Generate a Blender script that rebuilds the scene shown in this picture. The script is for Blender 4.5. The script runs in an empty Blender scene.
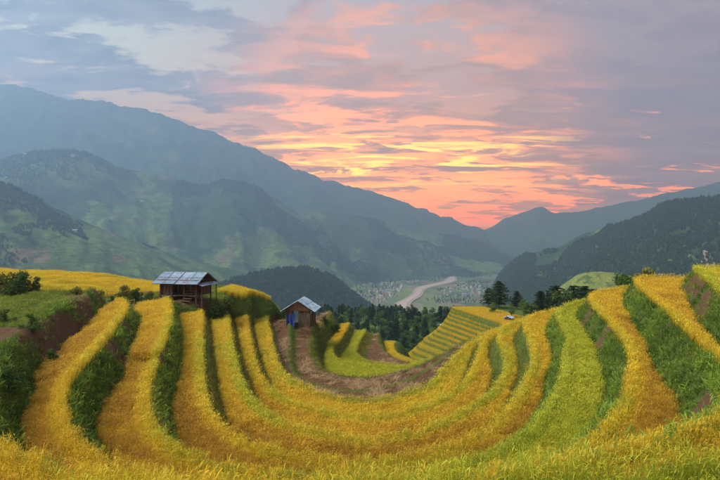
import bpy, bmesh, math, random
import numpy as np
from mathutils import Vector, Matrix

random.seed(7); rng = np.random.default_rng(7)
SC = bpy.context.scene; COL = SC.collection
R = math.radians

# ------------------------------------------------------------------ camera
F, U0, VH = 514.0, 360.0, 235.0          # focal length (px of a 720 wide frame), centre column, eye-level row
cam_d = bpy.data.cameras.new('camera'); cam = bpy.data.objects.new('camera', cam_d); COL.objects.link(cam)
cam_d.sensor_width = 36.0; cam_d.lens = 36.0 * F / 720.0
cam_d.clip_start = 0.1; cam_d.clip_end = 40000
cam.location = (0, 0, 0)
cam.rotation_euler = (R(90) - math.atan((240 - VH) / F), 0, 0)
SC.camera = cam

# ------------------------------------------------------------------ render settings
SC.view_settings.view_transform = 'Standard'; SC.view_settings.look = 'None'
SC.view_settings.exposure = 0.7; SC.view_settings.gamma = 1.0
cy = SC.cycles
cy.max_bounces = 4; cy.diffuse_bounces = 2; cy.glossy_bounces = 1; cy.transmission_bounces = 2
cy.transparent_max_bounces = 6; cy.volume_bounces = 2; cy.use_denoising = True
cy.caustics_reflective = False; cy.caustics_refractive = False
cy.sample_clamp_indirect = 4.0


class NT:
    """small helper round a node tree"""
    def __init__(s, tree): s.t = tree; s.t.nodes.clear()
    def n(s, typ, **kw):
        nd = s.t.nodes.new(typ)
        for k, v in kw.items(): setattr(nd, k, v)
        return nd
    def put(s, sock, v):
        if hasattr(v, 'is_output'): s.t.links.new(v, sock)
        elif isinstance(v, (tuple, list)) and len(v) == 3 and sock.type == 'RGBA': sock.default_value = (*v, 1)
        else: sock.default_value = v
    def math(s, op, a, b=0.0, c=None, clamp=False):
        m = s.n('ShaderNodeMath', operation=op, use_clamp=clamp)
        s.put(m.inputs[0], a); s.put(m.inputs[1], b)
        if c is not None: s.put(m.inputs[2], c)
        return m.outputs[0]
    def mix(s, f, a, b, blend='MIX'):
        m = s.n('ShaderNodeMix', data_type='RGBA', blend_type=blend)
        s.put(m.inputs[0], f); s.put(m.inputs[6], a); s.put(m.inputs[7], b)
        return m.outputs[2]
    def rng(s, v, a, b, lo=0.0, hi=1.0, smooth=True):
        m = s.n('ShaderNodeMapRange', interpolation_type='SMOOTHSTEP' if smooth else 'LINEAR')
        s.put(m.inputs[0], v)
        for i, q in enumerate((a, b, lo, hi)): s.put(m.inputs[1 + i], q)
        return m.outputs[0]
    def ramp(s, v, stops, mode='LINEAR'):
        m = s.n('ShaderNodeValToRGB'); cr = m.color_ramp; cr.interpolation = mode
        while len(cr.elements) < len(stops): cr.elements.new(0.5)
        for e, (p, c) in zip(cr.elements, stops): e.position = p; e.color = (*c, 1)
        s.put(m.inputs[0], v); return m.outputs[0]
    def noise(s, vec, scale, detail=4, rough=0.55, dist=0.0):
        m = s.n('ShaderNodeTexNoise')
        if vec is not None: s.put(m.inputs['Vector'], vec)
        m.inputs['Scale'].default_value = scale; m.inputs['Detail'].default_value = detail
        m.inputs['Roughness'].default_value = rough; m.inputs['Distortion'].default_value = dist
        return m.outputs['Fac']
    def mapping(s, vec, loc=(0, 0, 0), scale=(1, 1, 1), rot=(0, 0, 0)):
        m = s.n('ShaderNodeMapping'); s.put(m.inputs[0], vec)
        m.inputs['Location'].default_value = loc; m.inputs['Scale'].default_value = scale
        m.inputs['Rotation'].default_value = rot
        return m.outputs[0]


# ------------------------------------------------------------------ sky (dusk, broken cloud lit from below by a low sunset)
FILL_AZ, FILL_EL = R(-100), R(48)            # azimuth measured from +Y towards +X
W = bpy.data.worlds.new('World'); SC.world = W; W.use_nodes = True
g = NT(W.node_tree)
tc = g.n('ShaderNodeTexCoord')
sep = g.n('ShaderNodeSeparateXYZ'); g.put(sep.inputs[0], tc.outputs['Generated'])
X, Y, Z = sep.outputs
zc = g.math('MAXIMUM', Z, 0.0)
den = g.math('ADD', zc, 0.13)
comb = g.n('ShaderNodeCombineXYZ')
g.put(comb.inputs[0], g.math('DIVIDE', X, den)); g.put(comb.inputs[1], g.math('DIVIDE', Y, den))
P = comb.outputs[0]
vd = g.n('ShaderNodeVectorMath', operation='DOT_PRODUCT')
g.put(vd.inputs[0], tc.outputs['Generated']); vd.inputs[1].default_value = Vector((0.08, 1.0, 0.10)).normalized()
glow = g.rng(vd.outputs['Value'], 0.90, 0.99)
glow_n = g.rng(vd.outputs['Value'], 0.93, 1.0)
left = g.rng(X, -0.02, -0.45)
right = g.rng(X, 0.12, 0.45)
sky_n = g.n('ShaderNodeTexSky', sky_type='NISHITA', sun_disc=False)
sky_n.sun_elevation = R(6); sky_n.sun_rotation = FILL_AZ; sky_n.altitude = 1000; sky_n.dust_density = 3.0
clear_c = g.ramp(zc, [(0.0, (1.2, 0.40, 0.22)), (0.035, (2.9, 0.42, 0.0)), (0.09, (3.6, 0.80, 0.0)),
                      (0.17, (2.1, 0.62, 0.02)), (0.27, (0.90, 0.40, 0.18)), (0.42, (0.45, 0.36, 0.32)), (1.0, (0.38, 0.50, 0.60))])
clear_l = g.ramp(zc, [(0.0, (0.9, 0.36, 0.2)), (0.14, (1.3, 0.46, 0.10)), (0.22, (1.05, 0.55, 0.20)),
                      (0.29, (0.80, 0.68, 0.42)), (0.40, (0.34, 0.44, 0.40)), (1.0, (0.36, 0.50, 0.62))])
clear = g.mix(left, clear_c, clear_l)
nis = g.mix(0.003, (0, 0, 0), sky_n.outputs[0])
clear = g.mix(1.0, clear, nis, 'ADD')
# cloud layers
n1 = g.noise(g.mapping(P, (1.3, 0.2, 0), (0.75, 1.2, 1), (0, 0, R(20))), 2.5, 10, 0.60, 0.6)
nb = g.noise(g.mapping(P, (4.7, 2.1, 0), (1, 1, 1)), 0.75, 3, 0.5, 0.3)
n2 = g.noise(g.mapping(P, (7.3, 4.2, 0), (0.6, 1.7, 1), (0, 0, R(8))), 2.2, 9, 0.60, 0.7)
n3 = g.noise(g.mapping(P, (2.9, 9.2, 0), (0.55, 1.6, 1)), 2.3, 9, 0.63, 0.8)
cov = g.math('ADD', n1, g.math('MULTIPLY', right, 0.15))
cov = g.math('ADD', cov, g.math('MULTIPLY', g.math('SUBTRACT', nb, 0.5), 0.35))
n4 = g.noise(g.mapping(P, (0.4, 6.6, 0), (0.8, 1.2, 1), (0, 0, R(-15))), 6.0, 7, 0.58, 0.6)
cov = g.math('ADD', cov, g.math('MULTIPLY', g.math('SUBTRACT', n4, 0.5), 0.5))
cov = g.math('ADD', cov, g.math('MULTIPLY', left, 0.05))
cov = g.math('ADD', cov, g.rng(zc, 0.03, 0.16, -0.12, 0.0))
M1 = g.rng(cov, 0.43, 0.535)
tex = g.rng(g.math('ADD', n2, g.math('MULTIPLY', g.math('SUBTRACT', n4, 0.5), 0.5)), 0.36, 0.66)
cl_l = g.mix(tex, (0.075, 0.095, 0.12), (0.26, 0.245, 0.25))
cl_r = g.mix(tex, (0.24, 0.165, 0.175), (0.38, 0.25, 0.22))
cl_c = g.mix(tex, (0.66, 0.26, 0.07), (1.7, 0.46, 0.0))
cl_base = g.mix(g.rng(X, -0.3, 0.3), cl_l, cl_r)
cl = g.mix(g.math('MULTIPLY', g.rng(vd.outputs['Value'], 0.905, 0.985), 0.92), cl_base, cl_c)
col = g.mix(g.math('MULTIPLY', M1, 0.94), clear, cl)
# thin dark bars near the glow
bars = g.math('MULTIPLY', g.rng(n3, 0.52, 0.62), g.rng(zc, 0.05, 0.10))
bars = g.math('MULTIPLY', bars, g.rng(zc, 0.32, 0.18))
col = g.mix(g.math('MULTIPLY', bars, 0.6), col, (0.70, 0.26, 0.06))
# lit undersides: fiery streaks near the sunset, pink away from it
st = g.math('MULTIPLY', g.rng(g.math('ADD', n2, g.math('MULTIPLY', g.math('SUBTRACT', n4, 0.5), 0.35)), 0.50, 0.60), g.rng(zc, 0.05, 0.09))
col = g.mix(g.math('MULTIPLY', st, g.math('MULTIPLY', g.math('MULTIPLY', glow, 0.9), g.math('MULTIPLY', g.rng(zc, 0.36, 0.14), g.rng(X, 0.45, 0.18, 0.3, 1.0)))), col, (4.2, 1.0, 0.0))
st2 = g.math('MULTIPLY', g.rng(n3, 0.475, 0.41), g.math('MULTIPLY', g.rng(zc, 0.085, 0.12), g.rng(zc, 0.24, 0.16)))
col = g.mix(g.math('MULTIPLY', st2, g.math('MULTIPLY', glow_n, 0.95)), col, (4.8, 2.2, 0.0))
bg = g.n('ShaderNodeBackground'); g.put(bg.inputs[0], col); bg.inputs[1].default_value = 1.06
out = g.n('ShaderNodeOutputWorld'); g.put(out.inputs[0], bg.outputs[0])

# broad soft fill lamp, added high at the left, away from the sunset glow
fill_sun_d = bpy.data.lights.new('sun', 'SUN'); sun = bpy.data.objects.new('sun', fill_sun_d); COL.objects.link(sun)
fill_sun_d.energy = 4.9; fill_sun_d.angle = R(40); fill_sun_d.color = (1.0, 0.90, 0.76)
sd = Vector((math.sin(FILL_AZ) * math.cos(FILL_EL), math.cos(FILL_AZ) * math.cos(FILL_EL), math.sin(FILL_EL)))
sun.rotation_euler = sd.to_track_quat('Z', 'Y').to_euler(); sun.location = sd * 100


# ------------------------------------------------------------------ helpers
def tag(o, label=None, cat=None, group=None, kind=None):
    if o is None: return None
    if label: o['label'] = label
    if cat: o['category'] = cat
    if group: o['group'] = group
    if kind: o['kind'] = kind
    return o

def mesh_obj(name, verts, faces, mats, parent=None, smooth=False, link=True, midx=None):
    me = bpy.data.meshes.new(name)
    me.from_pydata([tuple(v) for v in verts], [], [tuple(f) for f in faces])
    for m in (mats if isinstance(mats, (list, tuple)) else [mats]): me.materials.append(m)
    if midx is not None: me.polygons.foreach_set('material_index', list(midx))
    if smooth: me.polygons.foreach_set('use_smooth', [True] * len(me.polygons))
    o = bpy.data.objects.new(name, me)
    if link: COL.objects.link(o)
    if parent: o.parent = parent
    return o

def empty(name, loc, rz=0.0):
    o = bpy.data.objects.new(name, None); COL.objects.link(o); o.location = loc; o.rotation_euler.z = rz
    o.empty_display_size = 0.2
    return o

def copy_tree(o, parent=None):
    c = o.copy(); COL.objects.link(c); c.parent = parent
    for ch in list(o.children): copy_tree(ch, c)
    return c

def grid_mesh(name, PX, PY, PZ, mat, smooth=True, attrs=None):
    ns, nt = PX.shape
    V = np.stack([PX, PY, PZ], -1).reshape(-1, 3).astype(np.float32)
    i = np.arange(ns * nt).reshape(ns, nt)
    q = np.stack([i[:-1, :-1], i[1:, :-1], i[1:, 1:], i[:-1, 1:]], -1).reshape(-1, 4)
    me = bpy.data.meshes.new(name)
    me.vertices.add(len(V)); me.vertices.foreach_set('co', V.ravel())
    me.loops.add(q.size); me.loops.foreach_set('vertex_index', q.ravel().astype(np.int32))
    me.polygons.add(len(q)); me.polygons.foreach_set('loop_start', np.arange(0, q.size, 4, dtype=np.int32))
    me.polygons.foreach_set('loop_total', np.full(len(q), 4, np.int32))
    me.update(calc_edges=True); me.validate()
    if smooth: me.polygons.foreach_set('use_smooth', [True] * len(q))
    me.materials.append(mat)
    for k, a in (attrs or {}).items():
        at = me.attributes.new(k, 'FLOAT', 'POINT'); at.data.foreach_set('value', a.ravel().astype(np.float32))
    o = bpy.data.objects.new(name, me); COL.objects.link(o)
    return o

# value noise ----------------------------------------------------------------
_tab = rng.random((256, 256))
def vnoise(x, y):
    xi = np.floor(x).astype(int); yi = np.floor(y).astype(int); fx = x - xi; fy = y - yi
    fx = fx * fx * (3 - 2 * fx); fy = fy * fy * (3 - 2 * fy)
    a = _tab[xi % 256, yi % 256]; b = _tab[(xi + 1) % 256, yi % 256]
    c = _tab[xi % 256, (yi + 1) % 256]; d = _tab[(xi + 1) % 256, (yi + 1) % 256]
    return (a * (1 - fx) + b * fx) * (1 - fy) + (c * (1 - fx) + d * fx) * fy
def fbm(x, y, o=5, r=0.5):
    s = np.zeros_like(x, dtype=float); a = 1.0; t = 0.0
    for k in range(o):
        s += a * vnoise(x * 2 ** k + 17.3 * k, y * 2 ** k + 9.1 * k); t += a; a *= r
    return s / t
def sst(a, b, x):
    t = np.clip((x - a) / (b - a), 0, 1); return t * t * (3 - 2 * t)

def unp(u, v, z):
    d = -z * F / (v - VH); return ((u - U0) / F * d, d)
def catmull(pts, step):
    p = np.array(pts, float); out = []
    p = np.vstack([2 * p[0] - p[1], p, 2 * p[-1] - p[-2]])
    for i in range(1, len(p) - 2):
        n = max(2, int(np.linalg.norm(p[i + 1][:2] - p[i][:2]) / step) + 1)
        d1 = np.linalg.norm(p[i + 1] - p[i]); d0 = max(np.linalg.norm(p[i] - p[i - 1]), 1e-6); d2 = max(np.linalg.norm(p[i + 2] - p[i + 1]), 1e-6)
        m1 = ((p[i] - p[i - 1]) / d0 + (p[i + 1] - p[i]) / d1) / 2 * d1
        m2 = ((p[i + 1] - p[i]) / d1 + (p[i + 2] - p[i + 1]) / d2) / 2 * d1
        for t in np.linspace(0, 1, n, endpoint=False):
            out.append((2*t**3-3*t**2+1)*p[i] + (t**3-2*t**2+t)*m1 + (-2*t**3+3*t**2)*p[i+1] + (t**3-t**2)*m2)
    out.append(p[-2]); return np.array(out)
def sdist(poly, X, Y):
    """signed distance, positive on the left of the direction of travel"""
    best = np.full(X.shape, 1e9); sg = np.zeros(X.shape)
    for (ax, ay), (bx, by) in zip(poly[:-1], poly[1:]):
        dx, dy = bx - ax, by - ay; L2 = dx * dx + dy * dy + 1e-9
        t = np.clip(((X - ax) * dx + (Y - ay) * dy) / L2, 0, 1)
        ex = X - ax - t * dx; ey = Y - ay - t * dy; dd = ex * ex + ey * ey
        m = dd < best - 1e-9
        best = np.where(m, dd, best); sg = np.where(m, np.sign(dx * (Y - ay) - dy * (X - ax)), sg)
    return np.sqrt(best) * sg

# ------------------------------------------------------------------ materials
def new_mat(name):
    m = bpy.data.materials.new(name); m.use_nodes = True
    return m, NT(m.node_tree)
def finish(g, col, rough=0.8, bump=None, bstr=0.4, bdist=0.02, trans=0.0, spec=0.3, metal=0.0, tcol=None):
    b = g.n('ShaderNodeBsdfPrincipled'); g.put(b.inputs['Base Color'], col); g.put(b.inputs['Roughness'], rough)
    b.inputs['Specular IOR Level'].default_value = spec; b.inputs['Metallic'].default_value = metal
    if bump is not None:
        bn = g.n('ShaderNodeBump'); bn.inputs['Strength'].default_value = bstr; bn.inputs['Distance'].default_value = bdist
        g.put(bn.inputs['Height'], bump); g.put(b.inputs['Normal'], bn.outputs[0])
    sh = b.outputs[0]
    if trans > 0:
        t = g.n('ShaderNodeBsdfTranslucent'); g.put(t.inputs[0], tcol if tcol is not None else col)
        m = g.n('ShaderNodeMixShader'); m.inputs[0].default_value = trans
        g.put(m.inputs[1], sh); g.put(m.inputs[2], t.outputs[0]); sh = m.outputs[0]
    o = g.n('ShaderNodeOutputMaterial'); g.put(o.inputs[0], sh)
def pos(g): return g.n('ShaderNodeNewGeometry').outputs['Position']
def attr(g, name, inst=False):
    a = g.n('ShaderNodeAttribute', attribute_type='INSTANCER' if inst else 'GEOMETRY', attribute_name=name); return a.outputs['Fac']
def objrand(g): return g.n('ShaderNodeObjectInfo').outputs['Random']

def leaf_mat(name, c0, c1, c2, trans=0.45):
    """plant material: instance attribute tint 0..1 picks c0..c1..c2"""
    m, g = new_mat(name)
    t = attr(g, 'tint', True)
    col = g.ramp(t, [(0.0, c0), (0.5, c1), (1.0, c2)])
    v = g.rng(objrand(g), 0, 1, 0.78, 1.18, False)
    hs = g.n('ShaderNodeHueSaturation'); g.put(hs.inputs['Color'], col); g.put(hs.inputs['Value'], v)
    finish(g, hs.outputs[0], 0.65, trans=trans, spec=0.2)
    return m
# tint 0 = green-yellow rice, .5 = gold, 1 = orange-brown ripe, also painted step shade
M_leaf = leaf_mat('rice_leaf', (0.38, 0.45, 0.035), (0.76, 0.53, 0.035), (0.50, 0.30, 0.035), 0.5)
M_pan = leaf_mat('rice_panicle', (0.52, 0.52, 0.045), (0.80, 0.54, 0.04), (0.50, 0.28, 0.035), 0.4)
M_grass = leaf_mat('bank_grass', (0.07, 0.12, 0.018), (0.19, 0.22, 0.03), (0.34, 0.26, 0.06), 0.45)
M_weed = leaf_mat('weed_leaf', (0.055, 0.11, 0.02), (0.16, 0.26, 0.03), (0.28, 0.40, 0.05), 0.45)
M_straw = leaf_mat('dry_straw', (0.30, 0.18, 0.09), (0.42, 0.28, 0.14), (0.52, 0.40, 0.24), 0.2)

def ground_mat():
    m, g = new_mat('terrace_ground')
    p = pos(g)
    n = g.noise(p, 1.3, 6, 0.6); n2 = g.noise(p, 9.0, 5, 0.65)
    grass = g.mix(n2, (0.035, 0.07, 0.014), (0.11, 0.15, 0.03))
    soil = g.mix(g.rng(n2, 0.3, 0.7), (0.066, 0.036, 0.018), (0.155, 0.092, 0.05))
    soil = g.mix(g.rng(n, 0.45, 0.7), soil, (0.10, 0.058, 0.032))
    pad = g.mix(n2, (0.10, 0.07, 0.02), (0.24, 0.17, 0.04))
    s = attr(g, 'soil'); s2 = g.math('ADD', s, g.math('MULTIPLY', g.math('SUBTRACT', n2, 0.5), 0.8), clamp=True)
    col = g.mix(g.rng(s2, 0.35, 0.65), grass, soil)
    col = g.mix(attr(g, 'paddy'), col, pad)
    finish(g, col, 0.95, bump=n2, bstr=0.8, bdist=0.08, spec=0.1)
    return m
M_ground = ground_mat()

def hill_mat(name, forest, field, fr, scale=1.0, soil=(0.20, 0.15, 0.09)):
    m, g = new_mat(name)
    p = pos(g)
    big = g.noise(p, 0.0016 * scale, 6, 0.62, 0.3); mid = g.noise(p, 0.009 * scale, 5, 0.6); fine = g.noise(p, 0.06, 4, 0.6)
    vo = g.n('ShaderNodeTexVoronoi'); vo.inputs['Scale'].default_value = 0.011 * scale
    g.put(vo.inputs['Vector'], g.mix(0.03, p, g.n('ShaderNodeTexNoise').outputs['Color'], 'ADD'))
    cell = g.n('ShaderNodeSeparateColor'); g.put(cell.inputs[0], vo.outputs['Color'])
    fcol = g.mix(g.math('MULTIPLY', cell.outputs[0], 0.8), field, (field[0] * 1.5, field[1] * 1.25, field[2] * 1.1))
    fcol = g.mix(g.rng(cell.outputs[1], 0.93, 0.97), fcol, soil)
    zz = g.n('ShaderNodeSeparateXYZ'); g.put(zz.inputs[0], p)
    st_ = g.math('SINE', g.math('MULTIPLY', g.math('ADD', zz.outputs[2], g.math('MULTIPLY', mid, 26.0)), 0.55 * scale))
    fcol = g.mix(g.rng(st_, -0.2, 0.9, 0.0, 0.35), fcol, (forest[0] * 1.3, forest[1] * 1.3, forest[2] * 1.3))
    fcol = g.mix(g.rng(fine, 0.52, 0.62, 0.0, 0.8), fcol, forest)
    fo = g.mix(g.math('MULTIPLY', g.math('ADD', mid, fine), 0.5), (forest[0] * 0.45, forest[1] * 0.45, forest[2] * 0.5), (forest[0] * 1.6, forest[1] * 1.5, forest[2] * 1.4))
    k = g.math('ADD', big, g.math('MULTIPLY', g.math('SUBTRACT', mid, 0.5), 0.35))
    col = g.mix(g.rng(k, fr - 0.03, fr + 0.04), fo, fcol)
    finish(g, col, 0.95, bump=g.math('ADD', mid, g.math('MULTIPLY', fine, 0.3)), bstr=1.0, bdist=10.0, spec=0.05)
    return m

def simple_mat(name, c0, c1, scale=6.0, rough=0.8, metal=0.0, stretch=(1, 1, 1), spec=0.3, bd=0.01):
    m, g = new_mat(name)
    t = g.n('ShaderNodeTexCoord').outputs['Object']
    n = g.noise(g.mapping(t, (0, 0, 0), stretch), scale, 5, 0.6)
    finish(g, g.mix(g.rng(n, 0.3, 0.7), c0, c1), rough, bump=n, bstr=0.4, bdist=bd, metal=metal, spec=spec)
    return m
M_wood = simple_mat('weathered_wood', (0.06, 0.036, 0.022), (0.19, 0.115, 0.07), 5, 0.9, 0, (1, 1, 0.15))
M_plank = simple_mat('wall_plank', (0.06, 0.042, 0.03), (0.17, 0.12, 0.08), 6, 0.9, 0, (1, 1, 0.2))
M_gable = simple_mat('gable_board', (0.17, 0.075, 0.035), (0.30, 0.14, 0.07), 6, 0.9, 0, (1, 1, 0.2))
def tin_mat(name, c0, c1):
    m, g = new_mat(name)
    t = g.n('ShaderNodeTexCoord').outputs['Object']; r = objrand(g)
    n = g.noise(t, 1.8, 6, .65); ru = g.noise(g.mapping(t, (3, 1, 2), (1.4, 1.0, 1.0)), 1.3, 7, .68)
    col = g.mix(g.rng(n, .3, .7), c0, c1)
    hs = g.n('ShaderNodeHueSaturation'); g.put(hs.inputs['Color'], col); g.put(hs.inputs['Value'], g.rng(r, 0, 1, .72, 1.15, False))
    col = g.mix(g.rng(g.math('ADD', ru, g.math('MULTIPLY', r, .10)), .58, .70, 0, .75), hs.outputs[0], (0.17, 0.10, 0.065))
    finish(g, col, .55, bump=n, bstr=.3, bdist=.01, metal=.1, spec=.4)
    return m
M_tin = tin_mat('roof_sheet_grey', (0.21, 0.32, 0.43), (0.37, 0.50, 0.62))
M_tin2 = tin_mat('roof_sheet_blue', (0.26, 0.42, 0.56), (0.46, 0.62, 0.73))
M_tarp = simple_mat('blue_tarp', (0.008, 0.02, 0.13), (0.015, 0.04, 0.25), 4, 0.5)
M_bamboo = simple_mat('bamboo', (0.26, 0.20, 0.11), (0.42, 0.34, 0.20), 8, 0.7)
M_bark = simple_mat('bark', (0.05, 0.035, 0.025), (0.12, 0.085, 0.06), 8, 0.95, 0, (1, 1, 0.3))
def crown_mat(name, c0, c1, tr=0.3):
    m, g = new_mat(name)
    n = g.noise(g.n('ShaderNodeTexCoord').outputs['Object'], 1.2, 3, 0.6)
    col = g.mix(g.rng(n, 0.3, 0.7), c0, c1)
    hs = g.n('ShaderNodeHueSaturation'); g.put(hs.inputs['Color'], col); g.put(hs.inputs['Value'], g.rng(objrand(g), 0, 1, 0.75, 1.25, False))
    finish(g, hs.outputs[0], 0.7, trans=tr, spec=0.2)
    return m
M_pine = crown_mat('pine_needles', (0.026, 0.058, 0.024), (0.065, 0.115, 0.04))
M_broad = crown_mat('broad_leaves', (0.035, 0.085, 0.02), (0.10, 0.17, 0.035))
M_bush = crown_mat('bush_leaves', (0.045, 0.095, 0.02), (0.12, 0.19, 0.035))
M_olive = crown_mat('olive_leaves', (0.09, 0.11, 0.02), (0.20, 0.19, 0.035))

# ------------------------------------------------------------------ terraces: traced edges, each on its own level, laid out in plan
def edge(z, px, pre=(), post=()):
    return catmull(list(pre) + [unp(u, v, z) for u, v in px] + list(post), 0.7)
ZT = {-1: -2.5, 0: -3.7, 1: -5.0, 2: -6.1, 3: -7.1, 4: -8.0, 5: -8.9, 6: -9.8}    # rice-top levels
RH = 0.52                                                                        # rice height above its soil
E = {}
E[-1] = edge(ZT[-1], [(330, 476), (430, 465), (600, 456), (720, 444)],
             pre=[(-60, 3.0), (-20, 3.6), (-8, 4.4), (-4, 4.9), (-1.8, 5.3)], post=[(7.5, 8.5), (11.0, 13.5), (15.8, 22.5), (23.6, 36.0), (25.3, 39.0), (28, 40.5), (45, 44), (90, 60)])
E[0] = edge(ZT[0], [(50, 455), (120, 467), (200, 477), (300, 482), (430, 472), (560, 456), (640, 434), (690, 420), (720, 405), (735, 385), (720, 364), (690, 334), (660, 305), (635, 281), (641, 277), (690, 276.5)],
            pre=[(-60, 78), (-29, 62), (-24, 50), (-20.3, 39.5), (-17, 29.5), (-15, 23.8), (-13.4, 19.8), (-11.2, 15.6), (-9.6, 12.8), (-7.5, 10.2)], post=[(45, 53), (90, 75)])
E[1] = edge(ZT[1], [(128, 303), (118, 325), (98, 350), (72, 380), (69, 400), (77, 425), (95, 443), (125, 458), (165, 471), (220, 481), (300, 486), (370, 485), (440, 477), (500, 464), (570, 445), (600, 420), (619, 390), (627, 355), (615, 330), (590, 301), (592, 292.5), (635, 286)],
            pre=[(-60, 76), (-28, 62), (-23, 52), (-20.4, 45), (-19, 41)], post=[(44, 58), (90, 80)])
E[2] = edge(ZT[2], [(170, 303), (172, 310), (169, 340), (152, 388), (155, 410), (168, 435), (205, 455), (260, 467), (320, 473), (390, 473.5), (440, 463), (490, 446), (528, 422), (546, 400), (559, 375), (560, 355), (566, 340), (556, 316), (558, 309), (586, 299)],
            pre=[(-55, 78), (-26, 64), (-19.5, 53)], post=[(36, 57), (90, 86)])
E[3] = edge(ZT[3], [(203, 311), (204, 345), (207, 378), (215, 408), (230, 426), (255, 441), (300, 452), (370, 457), (430, 447), (480, 429), (503, 407), (520, 383), (527, 368), (530, 350), (523, 325), (526, 318), (552, 310)],
            pre=[(-45, 85), (-22, 64), (-16.8, 54)], post=[(32, 58), (90, 93)])
E[4] = edge(ZT[4], [(229, 314), (232, 335), (238, 360), (247, 383), (265, 406), (292, 421), (330, 431), (370, 435), (420, 426), (455, 411), (486, 391), (500, 373), (503, 358), (497, 338), (501, 327), (522, 319)],
            pre=[(-40, 88), (-20, 68), (-15.3, 58)], post=[(28, 59), (90, 100)])
E[5] = edge(ZT[5], [(248, 317), (251, 335), (256, 355), (266, 378), (288, 396), (328, 409), (370, 414), (410, 407), (440, 396), (459, 384), (470, 370), (478, 347), (482, 337), (497, 328)],
            pre=[(-36, 92), (-18, 72), (-13.6, 62)], post=[(25, 60), (90, 108)])
E[6] = edge(ZT[6], [(268, 318), (272, 335), (276, 352), (283, 368), (300, 382), (330, 393), (370, 398), (405, 391), (427, 383), (438, 371), (452, 357), (470, 341), (480, 335)],
            pre=[(-30, 95), (-16, 76), (-12, 67)], post=[(16, 54.5), (90, 116)])
E[7] = edge(-11.0, [(288, 321), (289, 345), (290, 363), (302, 380), (329, 389), (360, 392), (387, 387), (415, 378), (433, 366), (447, 356), (464, 348)],
            pre=[(-24, 100), (-12.5, 76)], post=[(15, 56.5), (90, 118.5)])
E[8] = edge(-11.6, [(329, 317), (316, 331), (311, 345), (313, 360), (321, 371), (343, 378), (370, 379), (393, 375), (415, 369), (428, 363), (442, 356)],
            pre=[(-9, 120), (-5, 85)], post=[(10.5, 54), (14, 58.3), (90, 121)])
E[9] = edge(-13.0, [(349, 323), (341, 338), (333, 349), (333, 355), (341, 360.5), (360, 364), (380, 365), (405, 366), (419, 363)],
            pre=[(-4, 120), (-1.6, 90)], post=[(9.0, 55.8), (13, 60.2), (90, 123.5)])
E[10] = edge(-14.0, [(365, 331), (357, 349), (358, 355), (369, 361), (385, 363), (408, 364.5), (418, 361)],
             pre=[(3, 120), (1.5, 92)], post=[(9.3, 58.8), (12.6, 62), (90, 126)])
E[11] = edge(-14.9, [(379, 340), (385, 351), (394, 359), (412, 364), (421, 362)], pre=[(8, 120), (4, 88)], post=[(10, 62), (12.6, 64), (90, 128)])
E[12] = edge(-15.6, [(396, 351), (409, 357.5), (424, 363)], pre=[(12, 120), (6.5, 84)], post=[(10.5, 64.5), (13, 66.5), (90, 131)])
G0 = ZT[-1] - RH
levels = [(-1, ZT[0] - RH, 0.75), (0, ZT[1] - RH, 0.85), (1, ZT[2] - RH, 0.75), (2, ZT[3] - RH, 0.65), (3, ZT[4] - RH, 0.6), (4, ZT[5] - RH, 0.55), (5, ZT[6] - RH, 0.5),
          (6, -11.0, 0.5), (7, -11.6, 0.6), (8, -13.0 - 0.45, 1.3), (9, -14.0 - 0.45, 1.0), (10, -14.9, 0.9), (11, -15.6 - 0.45, 0.6), (12, -31.0, 8.0)]
LEND = np.array([(-90, 37), (-24, 38.5), (-20, 39), (-18.7, 39.6), (-20.3, 44.8), (-17.3, 47), (-16.4, 47.6), (-14.7, 48.1), (-14.9, 51.6), (-13.3, 52.2), (-13.4, 56.2),
                 (-11.9, 56.8), (-12.2, 60.8), (-10.2, 61.4), (-9.2, 64), (-7.5, 66), (-5, 78), (2, 100)])
PLX = [-90, -40, -35, -30, -26, -22, -19, -17, -15, -13.5, -12, -10.8, -9.2, -8, 0, 20]
PLZ = [-4.2, -4.5, -4.7, -5.1, -5.7, -6.2, -6.2, -6.3, -6.6, -7.0, -7.4, -7.9, -10.2, -10.9, -11.8, -12.5]
PATH = catmull([(-13.6, 22.5), (-15.2, 25.5), (-15.9, 28.5), (-16.4, 31), (-18.5, 34.5), (-21, 37.5), (-20.5, 44), (-18.4, 49.5)], 0.7)

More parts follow.
